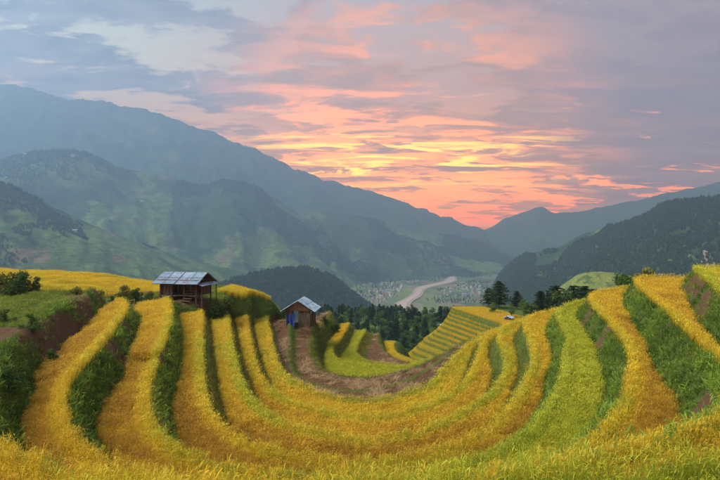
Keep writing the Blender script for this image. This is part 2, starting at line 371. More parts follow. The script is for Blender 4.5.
class Field:
    """height and zone arrays over plan points"""
    def __init__(s, X, Y):
        s.X, s.Y = X, Y
        s.sd = {k: sdist(E[k], X, Y) for k in E}
        s.le = sdist(LEND, X, Y); s.pa = np.abs(sdist(PATH, X, Y))
def heights(f):
    X, Y = f.X, f.Y
    z = np.full(X.shape, G0)
    prev = G0
    bank = np.zeros(X.shape)
    for k, lz, w in levels:
        wv = w * (0.85 + 0.5 * fbm(X * 0.35 + 3 * k, Y * 0.35, 3)) if k < 12 else w
        t = sst(0, 1, np.clip(f.sd[k] / wv, 0, 1))
        z = z + (lz - prev) * t
        if k < 12:
            bund = 0.20 * np.exp(-((f.sd[k] + 0.12) / 0.22) ** 2) if k != 7 else 0.12 * np.exp(-(f.sd[k] / 0.3) ** 2)
            z = z + bund
            bank = np.maximum(bank, sst(-0.30, -0.15, f.sd[k]) * sst(wv * 1.25 + 0.1, wv * 1.0, f.sd[k]))
        prev = lz
    # the left half of the second terrace is split by a low step
    up = sst(25.2, 25.7, Y) * (f.sd[1] > 0.7) * (f.sd[2] < 0.0) * (X < 0)
    z = z + 0.40 * up
    pl = np.interp(X, PLX, PLZ) + 0.25 * (fbm(X * 0.3, Y * 0.3, 4) - 0.5)
    pl = pl - np.clip(Y - 62.0 - 0.1 * np.abs(X + 10), 0, None) ** 1.25 * 0.22
    m = sst(0.0, 1.3, f.le)
    z = z * (1 - m) + pl * m
    z = z + 0.10 * (fbm(X * 0.7, Y * 0.7, 4) - 0.5)
    # rough bank and little hollow at the left
    z = z + 0.5 * (fbm(X * 0.5 + 40, Y * 0.5, 3) - 0.5) * sst(0.2, 1.4, -f.sd[0]) * (X < -6)
    z = z - 0.25 * sst(0.9, 0.4, f.pa) * (X < -12)
    z = z + 0.95 * sst(3.6, 2.2, np.hypot(X + 6.9, Y - 60.3))
    far = np.clip(np.hypot(X, Y) - 78, 0, None)
    z = z - far * 0.35
    return z, bank * (1 - m), m

gx = np.arange(-62, 62.01, 0.26); gy = np.concatenate([np.arange(1.0, 30, 0.18), np.arange(30, 96, 0.28)])
GX, GY = np.meshgrid(gx, gy, indexing='ij')
fld = Field(GX, GY)
HZ, BANK, PLM = heights(fld)
def bilin(A, x, y):
    ix = np.clip((x - gx[0]) / 0.26, 0, len(gx) - 1.001); i = ix.astype(int); fx = ix - i
    jy = np.clip(np.interp(y, gy, np.arange(len(gy))), 0, len(gy) - 1.001); j = jy.astype(int); fy = jy - j
    return (A[i, j] * (1 - fx) + A[i + 1, j] * fx) * (1 - fy) + (A[i, j + 1] * (1 - fx) + A[i + 1, j + 1] * fx) * fy
sdk = fld.sd
inside = {}
for k in range(-1, 7):
    lo = sdk[k - 1] > (0.85 if k > -1 else 0) if k > -1 else np.ones(GX.shape, bool)
    inside[k] = lo & (sdk[k] < 0.02) & (PLM < 0.02)
soil = np.zeros(GX.shape)
bed = ((sdk[6] > 0.45) & (sdk[8] < 0.1) & (PLM < 0.5)) | ((sdk[10] > 0.8) & (sdk[11] < 0))
soil[bed] = 1.0
soil = np.maximum(soil * (1 - 0.9 * BANK * (sdk[6] > 0.6)), 0.9 * BANK * sst(0.55, 0.59, fbm(GX * 0.55, GY * 0.55, 3)) * (sdk[2] < 0))
soil = np.maximum(soil, sst(0.8, 0.45, fld.pa) * (GX < -12))
hut_pad = sst(3.2, 1.8, np.hypot(GX + 17.4, GY - 50.8)); soil = np.maximum(soil, hut_pad)
soil = np.maximum(soil, sst(2.6, 1.4, np.hypot(GX + 14.6, GY - 21.8)) * (sdk[0] < 0.3))
pad = np.zeros(GX.shape)
for k in inside: pad[inside[k] & (BANK < 0.5)] = 1.0
pad[(GX < -6.8) & (GY > 8) & (sdk[0] < 0.1)] = 0.0
tag(grid_mesh('terraced_ground', GX, GY, HZ, M_ground, True, {'soil': soil, 'paddy': pad}), kind='structure')

# ------------------------------------------------------------------ plant clumps (source meshes for the scattered crops and grasses)
def clump(name, mats, blades, coll):
    """blades: list of (mat index, base xy, azimuth, length, lean, droop, width, segments)"""
    V, Fc, MI = [], [], []
    for mi, bx, by, az, L, lean, droop, w, seg, *hh in blades:
        z0 = hh[0] if hh else 0.0
        ca, sa = math.cos(az), math.sin(az); px, py = -sa, ca
        x = 0.0; z = z0; ang = lean; pts = [(0, z0)]
        for i in range(seg):
            x += L / seg * math.sin(ang); z += L / seg * math.cos(ang); ang += droop / seg; pts.append((x, z))
        b = len(V)
        for i, (q, h) in enumerate(pts):
            t = i / seg
            ww = w * (1 - t) ** 0.6 * (0.75 + 0.5 * t) * 0.5 if mi == 0 else w * 0.5 * math.sin(math.pi * min(1, 0.12 + 0.85 * t))
            ww = max(ww, w * 0.06)
            V.append((bx + q * ca + px * ww, by + q * sa + py * ww, h)); V.append((bx + q * ca - px * ww, by + q * sa - py * ww, h))
        for i in range(seg):
            a = b + 2 * i; Fc.append((a, a + 1, a + 3, a + 2)); MI.append(min(mi, len(mats) - 1))
    o = mesh_obj(name, V, Fc, mats, link=False, midx=MI); coll.objects.link(o); return o

def coll(name): return bpy.data.collections.new(name)
rr = random.Random(11)
C_rice = coll('rice_clumps')
for v in range(6):
    B = []
    for i in range(10):
        B.append((0, rr.gauss(0, .06), rr.gauss(0, .06), rr.uniform(0, 6.28), rr.uniform(.34, .54), rr.uniform(.0, .20), rr.uniform(.0, .6), rr.uniform(.008, .012), 3))
    for i in range(9):    # stalks bowing over
        B.append((1, rr.gauss(0, .07), rr.gauss(0, .07), rr.uniform(0, 6.28), rr.uniform(.44, .58), rr.uniform(.0, .14), rr.uniform(.5, 1.4), .008, 3))
    for i in range(16):   # grain heads
        h_ = rr.uniform(.36, .52)
        B.append((2, rr.gauss(0, .085), rr.gauss(0, .085), rr.uniform(0, 6.28), rr.uniform(.07, .13), rr.uniform(.2, 2.4), rr.uniform(.2, .9), rr.uniform(.016, .026), 2, h_))
    clump('rice_clump', [M_leaf, M_pan], B, C_rice)
for v in range(6):
    B = []
    for i in range(20):
        B.append((0, rr.gauss(0, .055), rr.gauss(0, .055), rr.uniform(0, 6.28), rr.uniform(.36, .60), rr.uniform(.0, .22), rr.uniform(.0, .7), rr.uniform(.006, .010), 4))
    for i in range(22):   # grain heads
        B.append((2, rr.gauss(0, .08), rr.gauss(0, .08), rr.uniform(0, 6.28), rr.uniform(.06, .11), rr.uniform(.1, 1.6), rr.uniform(.3, 1.2), rr.uniform(.008, .013), 3, rr.uniform(.34, .50)))
    clump('near_rice_clump', [M_leaf, M_pan], B, C_rice)
C_grass = coll('grass_clumps')
for v in range(5):
    B = [(0, rr.gauss(0, .09), rr.gauss(0, .09), rr.uniform(0, 6.28), rr.uniform(.18, .52), rr.uniform(.1, .7), rr.uniform(.4, 1.7), rr.uniform(.012, .022), 3) for i in range(17)]
    clump('grass_clump', [M_grass], B, C_grass)
C_weed = coll('weed_clumps')
for v in range(5):
    B = []
    for i in range(24):
        B.append((1, rr.gauss(0, .12), rr.gauss(0, .12), rr.uniform(0, 6.28), rr.uniform(.12, .36), rr.uniform(.1, 1.0), rr.uniform(.3, 1.7), rr.uniform(.018, .045), 3))
    clump('weed_clump', [M_weed], B, C_weed)
C_straw = coll('straw_clumps')
for v in range(4):
    B = [(0, rr.gauss(0, .16), rr.gauss(0, .05), rr.gauss(0, .5) + (3.14 if rr.random() < .5 else 0), rr.uniform(.25, .7), rr.uniform(1.25, 1.52), rr.uniform(0, .25), .02, 2) for i in range(16)]
    clump('straw_clump', [M_straw], B, C_straw)
C_stub = coll('stubble_clumps')
for v in range(3):
    B = [(0, rr.gauss(0, .04), rr.gauss(0, .04), rr.uniform(0, 6.28), rr.uniform(.08, .2), rr.uniform(.0, .35), .1, .014, 1) for i in range(12)]
    clump('stubble_clump', [M_straw], B, C_stub)

_ng = {}
def scatter_group(c):
    if c.name in _ng: return _ng[c.name]
    t = bpy.data.node_groups.new('scatter_' + c.name, 'GeometryNodeTree')
    t.interface.new_socket('Geometry', in_out='INPUT', socket_type='NodeSocketGeometry')
    t.interface.new_socket('Geometry', in_out='OUTPUT', socket_type='NodeSocketGeometry')
    i = t.nodes.new('NodeGroupInput'); o = t.nodes.new('NodeGroupOutput')
    ci = t.nodes.new('GeometryNodeCollectionInfo'); ci.inputs[0].default_value = c
    ci.inputs['Separate Children'].default_value = True; ci.inputs['Reset Children'].default_value = True
    ip = t.nodes.new('GeometryNodeInstanceOnPoints'); ip.inputs['Pick Instance'].default_value = True
    def na(n, dt):
        a = t.nodes.new('GeometryNodeInputNamedAttribute'); a.data_type = dt; a.inputs[0].default_value = n
        return next(s for s in a.outputs if s.enabled and s.name == 'Attribute')
    L = t.links.new
    L(i.outputs[0], ip.inputs['Points']); L(ci.outputs[0], ip.inputs['Instance'])
    L(na('idx', 'INT'), ip.inputs['Instance Index']); L(na('rot', 'FLOAT_VECTOR'), ip.inputs['Rotation']); L(na('scl', 'FLOAT_VECTOR'), ip.inputs['Scale'])
    L(ip.outputs[0], o.inputs[0])
    _ng[c.name] = t; return t
def scatter(name, pts, scl, tint, c, tilt=0.12, rot=None, kind='stuff', idx=None):
    n = len(pts)
    if n == 0: return None
    me = bpy.data.meshes.new(name); me.vertices.add(n); me.vertices.foreach_set('co', np.asarray(pts, np.float32).ravel())
    if rot is None: rot = np.stack([rng.normal(0, tilt, n), rng.normal(0, tilt, n), rng.uniform(0, 6.283, n)], -1)
    scl = np.asarray(scl, float)
    if scl.ndim == 1: scl = np.stack([scl, scl, scl], -1)
    for nm, ty, key, val in (('rot', 'FLOAT_VECTOR', 'vector', rot), ('scl', 'FLOAT_VECTOR', 'vector', scl), ('tint', 'FLOAT', 'value', tint)):
        a = me.attributes.new(nm, ty, 'POINT'); a.data.foreach_set(key, np.asarray(val, np.float32).ravel())
    a = me.attributes.new('idx', 'INT', 'POINT'); a.data.foreach_set('value', (rng.integers(0, len(c.objects), n) if idx is None else idx).astype(np.int32))
    o = bpy.data.objects.new(name, me); COL.objects.link(o)
    md = o.modifiers.new('scatter', 'NODES'); md.node_group = scatter_group(c)
    return o

# candidate points over the near ground, thinned with distance
def candidates(bands):
    out = []
    for d0, d1, s in bands:
        xs = np.arange(-0.86 * d1 - 2, 0.86 * d1 + 2, s); ys = np.arange(d0, d1, s)
        a, b = np.meshgrid(xs, ys); a = a.ravel() + rng.uniform(-.5, .5, a.size) * s; b = b.ravel() + rng.uniform(-.5, .5, b.size) * s
        m = (np.abs(a) < 0.86 * b + 2) & (b > 3.2) & (np.abs(a) < 60)
        out.append(np.stack([a[m], b[m], np.full(m.sum(), s)], -1))
    return np.concatenate(out)
cand = candidates([(3.2, 9, .095), (9, 18, .11), (18, 32, .14), (32, 76, .18)])
cx, cyy, cs = cand.T
CS = {k: bilin(sdk[k], cx, cyy) for k in sdk}
CZ = bilin(HZ, cx, cyy); CP = bilin(PLM, cx, cyy); CB = bilin(BANK, cx, cyy); CSO = bilin(soil, cx, cyy)
big = fbm(cx * 0.25, cyy * 0.25, 4); fin = fbm(cx * 1.6, cyy * 1.6, 3)

RICE_LABEL = {
    -1: 'light green-gold rice on the topmost terrace, rising again beyond the last bushy bank',
    0: 'brownish orange rice between the topmost terrace and the bushy bank with bare soil',
    1: 'broad orange-gold rice strip below the tall bushy bank, curving from bank to bank',
    2: 'rice strip that turns from gold to light yellow-green along its curve',
    3: 'gold rice strip just inside the yellow-green one',
    4: 'gold rice strip, third outward from the bare brown beds',
    5: 'gold rice strip, second outward from the bare brown beds',
    6: 'gold rice strip directly bordering the bare brown beds'}
for k in range(-1, 7):
    m = (CS[k] < -0.18) & (CP < 0.04) & (CB < 0.75)
    if k > -1: m &= CS[k - 1] > 0.80
    if k == 0: m &= ~((cx < -6.8) & (cyy > 8.0))
    if k == -1: m &= ~(cx < -12)
    x, y, s, z = cx[m], cyy[m], cs[m], CZ[m]
    near = sst(30, 13, y)
    t = 0.45 + {3: .07, 4: -.06, 5: .06, 6: -.07}.get(k, 0) + 0.20 * near + 0.5 * (big[m] - 0.5) + 0.35 * (fin[m] - 0.5)
    sx = x / y
    if k == 2: t = t - 0.62 * sst(-0.02, 0.22, sx)
    if k == 1: t = t + 0.10
    if k == 0: t = t + 0.20
    if k == -1: t = t - 0.62 + 0.45 * sst(18, 26, y) - 0.1 * sx + .50 * sst(.25, -.35, sx)
    if k in (3, 4, 5, 6): t = t - 0.05 - 0.12 * sst(0.2, 0.9, -CS[k][m]) * (1 - near) - 0.10 * sst(16, 12, y)
    t = t + rng.normal(0, 0.12, len(x))
    sc = rng.uniform(0.76, 0.98, len(x)) * (1.0 + 0.12 * (s > .14)) * (1 if k > -1 else 1.05)
    ed = sst(-0.75, -0.45, CS[k][m]); nr = sst(42, 22, y); sc = sc * (1 + 0.20 * sst(-.5, -.28, CS[k][m])); t = t - (.12 + .22 * nr) * ed  # lighter tint along the edge paints a light-catching fringe
    if k > 0: sc = sc * (1 - .12 * sst(1.7, 1.0, CS[k - 1][m])); t = t + (.08 * sst(3.5, 1.5, CS[k - 1][m]) + .36 * nr * (.45 + .55 * sst(.5, .28, np.abs(x / y))) * sst(6.0, 2.6, CS[k - 1][m]) * sst(-.5, -.8, CS[k][m])) * (1 if k != 2 else sst(.25, .0, x / y))  # browner tint beyond the upper edge paints the shade below the step
    scl = np.stack([sc * (s / .12) ** 0.75, sc * (s / .12) ** 0.75, sc * 0.98], -1)
    # wind-laid patches: clumps lean over together and lie lower
    lod = sst(.60, .70, fbm(x * .42 + 70, y * .42 + 11, 3)) * (y > 6) * sst(-.3, -1.2, CS[k][m])
    dirn = 6.283 * fbm(x * .12 + 5, y * .12, 2) * 2
    rot = np.stack([rng.normal(0, .09, len(x)) + .38 * lod * np.cos(dirn), rng.normal(0, .09, len(x)) + .38 * lod * np.sin(dirn), rng.uniform(0, 6.283, len(x))], -1)
    scl[:, 2] *= (1 - .12 * lod) * (.92 + .16 * fbm(x * .9, y * .9, 2)); t = t + .12 * lod
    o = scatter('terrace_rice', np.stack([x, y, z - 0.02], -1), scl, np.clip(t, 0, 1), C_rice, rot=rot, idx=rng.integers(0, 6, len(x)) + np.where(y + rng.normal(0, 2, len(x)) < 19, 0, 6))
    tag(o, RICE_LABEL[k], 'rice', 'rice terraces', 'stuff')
# lower strips in the middle of the bowl
for k, (a, b, lab) in enumerate(((8, 9, 'bright yellow-green rice strip bending below the tall grass bank by the hut path'),
                                 (9, 10, 'bright green rice strip curling inside the yellow-green one'),
                                 (11, 12, 'narrow yellow rice strip at the lip of the bowl below the bare soil'))):
    m = (CS[a] > (1.5 if a == 8 else .9)) & (CS[b] < -0.02) & (cyy < 76) & (CP < .5) & (cx < 13)
    x, y, s = cx[m], cyy[m], cs[m]
    t = (0.0 if a != 11 else 0.36) + 0.15 * (big[m] - .5) + (0.55 * sst(59, 68, y) if a == 8 else 0) + rng.normal(0, .05, m.sum())
    sc = rng.uniform(.9, 1.05, m.sum())
    o = scatter('terrace_rice', np.stack([x, y, CZ[m] - .02], -1), np.stack([sc * 1.35, sc * 1.35, sc * 0.9], -1), np.clip(t, 0, 1), C_rice)
    tag(o, lab, 'rice', 'rice terraces', 'stuff')
# upper left field and the small ones by the stilt hut
for reg, lab in (((-62, -21.0, 44, 61), 'flat golden rice field on the ridge behind the shrub hedge'),
                 ((-15.8, -11.2, 56.0, 64), 'small golden rice plot on the ridge between the two huts')):
    x0, x1, y0, y1 = reg
    m = (cx > x0) & (cx < x1) & (cyy > y0 + 0.8 * fin * 2) & (cyy < y1) & (CP > .9)
    if x0 < -30: m &= (cyy > 44 + sst(-34, -22, cx) * 5) & ~((cx > -23.5) & (cyy < 53))
    x, y = cx[m], cyy[m]
    t = 0.36 + 0.3 * (big[m] - .5) + rng.normal(0, .06, m.sum())
    sc = rng.uniform(.9, 1.1, m.sum())
    o = scatter('field_rice', np.stack([x, y, CZ[m] - .02], -1), np.stack([sc * 1.4, sc * 1.4, sc], -1), np.clip(t, 0, 1), C_rice)
    tag(o, lab, 'rice', None, 'stuff')

# grass on the banks --------------------------------------------------------
cand2 = candidates([(3.2, 12, .13), (12, 26, .15), (26, 76, .21)])
bx, by, bs = cand2.T
BS = {k: bilin(sdk[k], bx, by) for k in sdk}
BZ = bilin(HZ, bx, by); BP = bilin(PLM, bx, by); BB = bilin(BANK, bx, by); BSO = bilin(soil, bx, by)
bbig = fbm(bx * .3 + 50, by * .3, 4); bfin = fbm(bx * 1.1, by * 1.1 + 30, 3)
BANK_LABEL = {-1: 'grass bank edging the topmost rice terrace', 0: 'tall bushy weed bank with bare soil showing, below the topmost terraces',
              1: 'leafy green bank between the orange-gold and the yellow-green rice strips', 2: 'grassy bank on the inner side of the yellow-green rice strip',
              3: 'grassy bank, third outward from the bare brown beds', 4: 'narrow grass bank, second outward from the bare brown beds',
              5: 'narrowest grass bank, nearest to the bare brown beds', 6: 'low grass edge round the outer bare brown bed', 7: 'green strip of grass between the two bare brown beds',
              8: 'tall dense grass bank beside the hut path', 9: 'grass bank between the two bright green strips', 10: 'olive grass bank under the inner green strip', 11: 'short grass edge at the lip of the bare soil'}
wk = {k: w for k, _, w in levels}
for k in range(-1, 12):
    w = wk[k]
    m = (BS[k] > -0.22) & (BS[k] < w * 1.15 + 0.12) & (BP < .5) & (by < 74)
    if k >= 8: m = (BS[k] > -.22) & (BS[k] < w * 1.15 + .1) & (by < 78) & (bx < 14)
    if k == 6: m &= BS[k] < .35
    if k in (3, 4, 5): m &= (BS[k] > 0.05) 
    m &= (rng.random(len(bx)) < np.where(BSO > .4, .14 if k < 3 else 0.6, 1.0))
    x, y, z, s = bx[m], by[m], BZ[m], bs[m]
    lush = (k <= 2)
    sc = rng.uniform(.7, 1.15, len(x)) * (s / .14) ** .6 * (0.70 if lush else .66) * (1.0 if k == 8 else .6 if k == 7 else 1.0)
    t = 0.45 + .9 * (bbig[m] - .5) + .5 * (bfin[m] - .5) + (0.18 if k >= 2 else -0.10) + rng.normal(0, .2, len(x))
    if k in (10, 7): t = t + .15
    gm = rng.random(len(x)) < (0.45 if lush else 0.93)
    o = scatter('bank_grass', np.stack([x, y, z - .03], -1)[gm], sc[gm], np.clip(t, 0, 1)[gm], C_grass, .25)
    tag(o, BANK_LABEL[k], 'grass', 'grass banks between the terraces', 'stuff')
    if lush:
        o = scatter('bank_weeds', np.stack([x, y, z - .03], -1)[~gm], sc[~gm] * (1.0 + .5 * bbig[m][~gm]), np.clip(t + .1, 0, 1)[~gm], C_weed, .35)
        tag(o, {-1: 'broad-leaved weeds on the bank of the topmost terrace', 0: 'bushy broad-leaved weeds on the tall bank with bare soil', 1: 'broad-leaved weeds on the bank beside the yellow-green strip', 2: 'broad-leaved weeds on the inner bank of the yellow-green strip'}[k], 'weeds', 'weeds on the banks', 'stuff')
# rough ground: left bank, plateau
m = (((BS[0] < -.15) & (bx < -6.5) & (by > 7.5)) | ((BP > .05) & (by < 70))) & (BSO < .5) & (bx < -7.5)
m &= ~((bx > -62) & (bx < -23) & (by > 47) & (by < 61.5)) | (rng.random(len(bx)) < .12)
m &= ~((bx > -16) & (bx < -11.2) & (by > 57.5) & (by < 64) & (BP > .9)) & ~((bx < -22) & (by > 60.5))
x, y, z, s = bx[m], by[m], BZ[m], bs[m]
t = .66 + .9 * (bbig[m] - .5) + .6 * (bfin[m] - .5) + rng.normal(0, .16, len(x))
gm = rng.random(len(x)) < .62
sc = rng.uniform(.5, .9, len(x)) * (s / .14) ** .6 * (0.5 + .45 * bbig[m])
tag(scatter('rough_grass', np.stack([x, y, z - .03], -1)[gm], sc[gm], np.clip(t, 0, 1)[gm], C_grass, .3), 'rough grass over the weedy slope and ridge by the footpath', 'grass', None, 'stuff')
tag(scatter('rough_weeds', np.stack([x, y, z - .03], -1)[~gm], sc[~gm] * 1.2, np.clip(t, 0, 1)[~gm], C_weed, .35), 'broad-leaved weeds over the slope and ridge by the footpath', 'weeds', None, 'stuff')
# bright weeds along the edge of the foreground strip
ww = []
for k, u0, u1 in ((1, .05, .55), (0, .35, .9), (2, -.25, .1)):
    mm = (np.abs(BS[k] + .05) < .30) & (bx / by > u0) & (bx / by < u1) & (by < 17) & (bfin > .47)
    ww.append(np.stack([bx[mm], by[mm], BZ[mm] + .12], -1))
ww = np.concatenate(ww)
tag(scatter('edge_weeds', ww, rng.uniform(.7, 1.1, len(ww)), np.clip(rng.normal(.85, .12, len(ww)), 0, 1), C_weed, .3), 'bright green weeds along the bund between the nearest rice strips', 'weeds', None, 'stuff')
# bare beds: stubble in rows and strewn straw
m = (CSO > .6) & (CS[6] > .5) & (CS[11] < -.1) & (cyy < 76) & (CB < .4)
row = np.sin((CS[6] + .12 * fin) * 2 * math.pi / .34)
ms = m & (row > .55)
tag(scatter('rice_stubble', np.stack([cx[ms], cyy[ms], CZ[ms] - .01], -1), rng.uniform(.8, 1.4, ms.sum()), np.clip(rng.normal(.3, .2, ms.sum()), 0, 1), C_stub, .15), 'cut stubble standing in rows on the bare brown beds', 'stubble', None, 'stuff')
patch = fbm(cx * .8 + 9, cyy * .55 + 3, 3)
ms = m & (patch > .57) & (rng.random(len(cx)) < .5)
tag(scatter('cut_straw', np.stack([cx[ms], cyy[ms], CZ[ms] + .04], -1), rng.uniform(.8, 1.5, ms.sum()), np.clip(rng.normal(.35, .25, ms.sum()), 0, 1), C_straw, .1), 'pale cut straw strewn over the bare brown beds', 'straw', None, 'stuff')

# ------------------------------------------------------------------ lower slope, striped spur
KL = [(408, 356), (413, 352), (418, 347), (424, 341), (429, 337.5), (434, 334), (438, 330), (442, 326), (445, 322), (448, 318), (450, 314.5), (451, 311), (452, 308)]
KN = len(KL); KZ = [-31 + 0.8 * k for k in range(KN)]
KE = []
for k, (u, v) in enumerate(KL):
    q = k / (KN - 1); z = KZ[k]
    a = unp(u, v, z); b = unp(u + 16, v + 5.5 + 1.2 * (1 - q), z); c = unp(u + 30 + 15 * q, v + 14 + q, z)
    dx, dy = c[0] - b[0], c[1] - b[1]; n = math.hypot(dx, dy); dx /= n; dy /= n
    KE.append(catmull([(a[0] + 22, a[1] + 46), (a[0] + 5, a[1] + 12), (a[0] + .8, a[1] + 3.5), a, b, c, (c[0] + dx * 12 + 1, c[1] + dy * 12), (c[0] + 12, c[1] - 40)], 1.2))
DB = [60, 80, 100, 130, 160, 200, 257, 300, 345, 400, 480, 600, 800, 1100]
ZB = [-24, -30, -36, -42, -49, -57, -60, -57.5, -55.5, -61, -95, -160, -235, -270]
def mid_height(X, Y):
    d = np.hypot(X, Y); a = X / Y
    z = np.interp(d, DB, ZB)
    z = z - 40 * sst(-0.05, -0.22, a) * sst(60, 250, d) - 26 * sst(-0.25, -0.6, a) * sst(60, 140, d)
    z = z + 10 * sst(0.10, 0.24, a) * sst(360, 200, d)
    z = z + 6 * (fbm(X * .012, Y * .012, 4) - .5) + 1.2 * (fbm(X * .08, Y * .08, 4) - .5)
    # broad shoulder that carries the striped spur and the pines behind it
    sh = -21.5 - 0.45 * np.clip(d - 146, 0, None) - .55 * np.clip(36 + (140 - Y) * -.22 - X, 0, None) - .02 * np.clip(X - 60, 0, None)
    sh = np.where(d < 100, sh - (100 - d) * .6, sh)
    return np.maximum(z, np.where((a > .1), sh, -999))
MX, MY = np.meshgrid(np.arange(-260, 321, 4.0), np.concatenate([np.arange(62, 200, 3.0), np.arange(200, 420, 5.0), np.arange(420, 1000, 20.0)]), indexing='ij')
MZ = mid_height(MX, MY)
kn_mask = (MX > 6) & (MX < 62) & (MY > 96) & (MY < 172)
MZ = np.where(kn_mask & (MZ > -34), MZ - 2.0, MZ)
M_slope = None
def slope_mat():
    m, g = new_mat('lower_slope_grass')
    p = pos(g); n = g.noise(p, .05, 5, .6); n2 = g.noise(p, .7, 5, .65)
    col = g.mix(n2, (0.05, 0.11, 0.025), (0.11, 0.19, 0.04)); col = g.mix(g.rng(n, .55, .7), col, (0.10, 0.13, 0.04))
    finish(g, col, .95, bump=n2, bstr=.7, bdist=.6, spec=.05); return m
M_slope = slope_mat()
tag(grid_mesh('lower_slope', MX, MY, MZ, M_slope), kind='structure')

kx = np.arange(6, 62.1, .17); ky = np.arange(98, 170.1, .4)
KX, KY = np.meshgrid(kx, ky, indexing='ij')
ks = [sdist(e, KX, KY) for e in KE]
def knoll():
    base = np.minimum(mid_height(KX, KY), KZ[0] - 1.2)
    z = base.copy(); bank = np.zeros(KX.shape); prev = None
    # contours run from far to near, so their left (positive) side is the upper, right-hand side
    lev = KZ[0] - 1.0
    zz = np.full(KX.shape, lev)
    for k in range(KN):
        t = sst(-.34, .0, ks[k]); zz = zz + .8 * t * (1.0 if k else 1.25)
        bank = np.maximum(bank, sst(-.44, -.34, ks[k]) * sst(.08, 0.0, ks[k]))
    out = np.clip(-ks[0] - .4, 0, None)
    zz = zz - out * 0.62
    ed = np.clip(KY - 152 - .1 * KX, 0, None); zz = zz - ed * .30
    zz = zz - np.clip(104 - KY, 0, None) * .8
    return zz, bank
KZZ, KB = knoll()
kp = ((ks[0] > 0) & (KB < .5) & (ks[-1] < 9)).astype(float)
tag(grid_mesh('striped_spur', KX, KY, KZZ, M_ground, True, {'soil': np.zeros(KX.shape), 'paddy': kp}), kind='structure')
def kbil(A, x, y):
    i = np.clip((x - kx[0]) / .17, 0, len(kx) - 1.01); j = np.clip((y - ky[0]) / .4, 0, len(ky) - 1.01)
    a = i.astype(int); b = j.astype(int); fx = i - a; fy = j - b
    return (A[a, b] * (1 - fx) + A[a + 1, b] * fx) * (1 - fy) + (A[a, b + 1] * (1 - fx) + A[a + 1, b + 1] * fx) * fy
a, b = np.meshgrid(np.arange(8, 60, .22), np.arange(100, 156, .28)); a = a.ravel() + rng.uniform(-.12, .12, a.size); b = b.ravel() + rng.uniform(-.15, .15, b.size)
kb = kbil(KB, a, b); k0 = kbil(ks[0], a, b); kz = kbil(KZZ, a, b); kt = kbil(ks[-1], a, b)
KSM = [kbil(q, a, b) for q in ks]
nf = fbm(a * .15, b * .15, 3)
for k in range(KN):
    m = (KSM[k] > -.06)
    if k < KN - 1: m &= KSM[k + 1] < -.22
    else: m &= (KSM[k] < 8 + 4 * nf) & (b < 151)
    sc = rng.uniform(.8, 1.0, m.sum())
    o = scatter('spur_rice', np.stack([a[m], b[m], kz[m] - .05], -1), np.stack([sc * 1.25, sc * 1.25, sc * .95], -1), np.clip(.30 + .4 * (nf[m] - .5) + .015 * k + rng.normal(0, .05, m.sum()), 0, 1), C_rice)
    tag(o, 'thin yellow-green rice strip on the striped spur', 'rice', 'rice strips on the striped spur', 'stuff')
m = (kb > .5) & (k0 > -1)
sc = rng.uniform(.7, 1.1, m.sum()) * 1.0
tag(scatter('spur_grass', np.stack([a[m], b[m], kz[m] - .05], -1), sc, np.clip(.50 + .5 * (nf[m] - .5), 0, 1), C_grass, .2), 'dark grass lines between the thin strips of the striped spur', 'grass', None, 'stuff')

# ------------------------------------------------------------------ valley, river, mountains
ZV = -250.0
def valley_mat():
    m, g = new_mat('valley_floor'); p = pos(g)
    vo = g.n('ShaderNodeTexVoronoi'); vo.inputs['Scale'].default_value = .009; g.put(vo.inputs['Vector'], p)
    s = g.n('ShaderNodeSeparateColor'); g.put(s.inputs[0], vo.outputs['Color'])
    n = g.noise(p, .004, 4, .6); n2 = g.noise(p, .05, 4, .6)
    col = g.mix(s.outputs[0], (0.07, 0.13, 0.035), (0.20, 0.24, 0.06)); col = g.mix(g.rng(s.outputs[1], .7, .8), col, (0.22, 0.18, 0.12))
    col = g.mix(g.rng(n, .5, .6), col, (0.05, 0.085, 0.035)); col = g.mix(g.math('MULTIPLY', n2, .4), col, (0.16, 0.15, 0.12))
    finish(g, col, .95, spec=.05); return m
vx, vy = np.meshgrid(np.linspace(-6500, 8500, 120), np.linspace(500, 5250, 90), indexing='ij')
tag(grid_mesh('valley_floor', vx, vy, np.full(vx.shape, ZV) + 3 * (fbm(vx * .002, vy * .002, 3) - 1.0), valley_mat()), kind='structure')
RV = [unp(u, v, ZV) for u, v in ((385, 330), (402, 306), (418, 296), (435, 286), (446, 279), (456, 274), (470, 271), (484, 268), (500, 262), (505, 255))]
rc = catmull(RV, 20)
_a = np.arange(len(rc)); rc[:, 0] += 34 * np.sin(_a * .085 + .6) + 16 * np.sin(_a * .19)
tn = np.gradient(rc, axis=0); tn /= np.linalg.norm(tn, axis=1)[:, None]; nn = np.stack([-tn[:, 1], tn[:, 0]], -1)
wd = 17 + 6 * np.sin(np.arange(len(rc)) * .11) + 10 * (fbm(np.arange(len(rc)) * .07, np.zeros(len(rc)), 3) - .5)
def strip(name, mat, ofs, z):
    l = rc + nn * (wd + ofs)[:, None]; r = rc - nn * (wd + ofs)[:, None]
    PXs = np.stack([l[:, 0], r[:, 0]], -1); PYs = np.stack([l[:, 1], r[:, 1]], -1)
    return tag(grid_mesh(name, PXs, PYs, np.full(PXs.shape, z), mat), kind='structure')
M_sand = simple_mat('river_gravel', (0.30, 0.22, 0.17), (0.42, 0.32, 0.25), .02, .95)
strip('river_bank', M_sand, 12, ZV + .6)
def water_mat():
    m, g = new_mat('river_water'); n = g.noise(pos(g), .03, 3, .5)
    finish(g, g.mix(n, (0.46, 0.36, 0.29), (0.54, 0.44, 0.36)), .35, bump=g.noise(pos(g), .3, 3, .5), bstr=.3, bdist=.3, spec=.5); return m
strip('river', water_mat(), 0, ZV + 1.4)

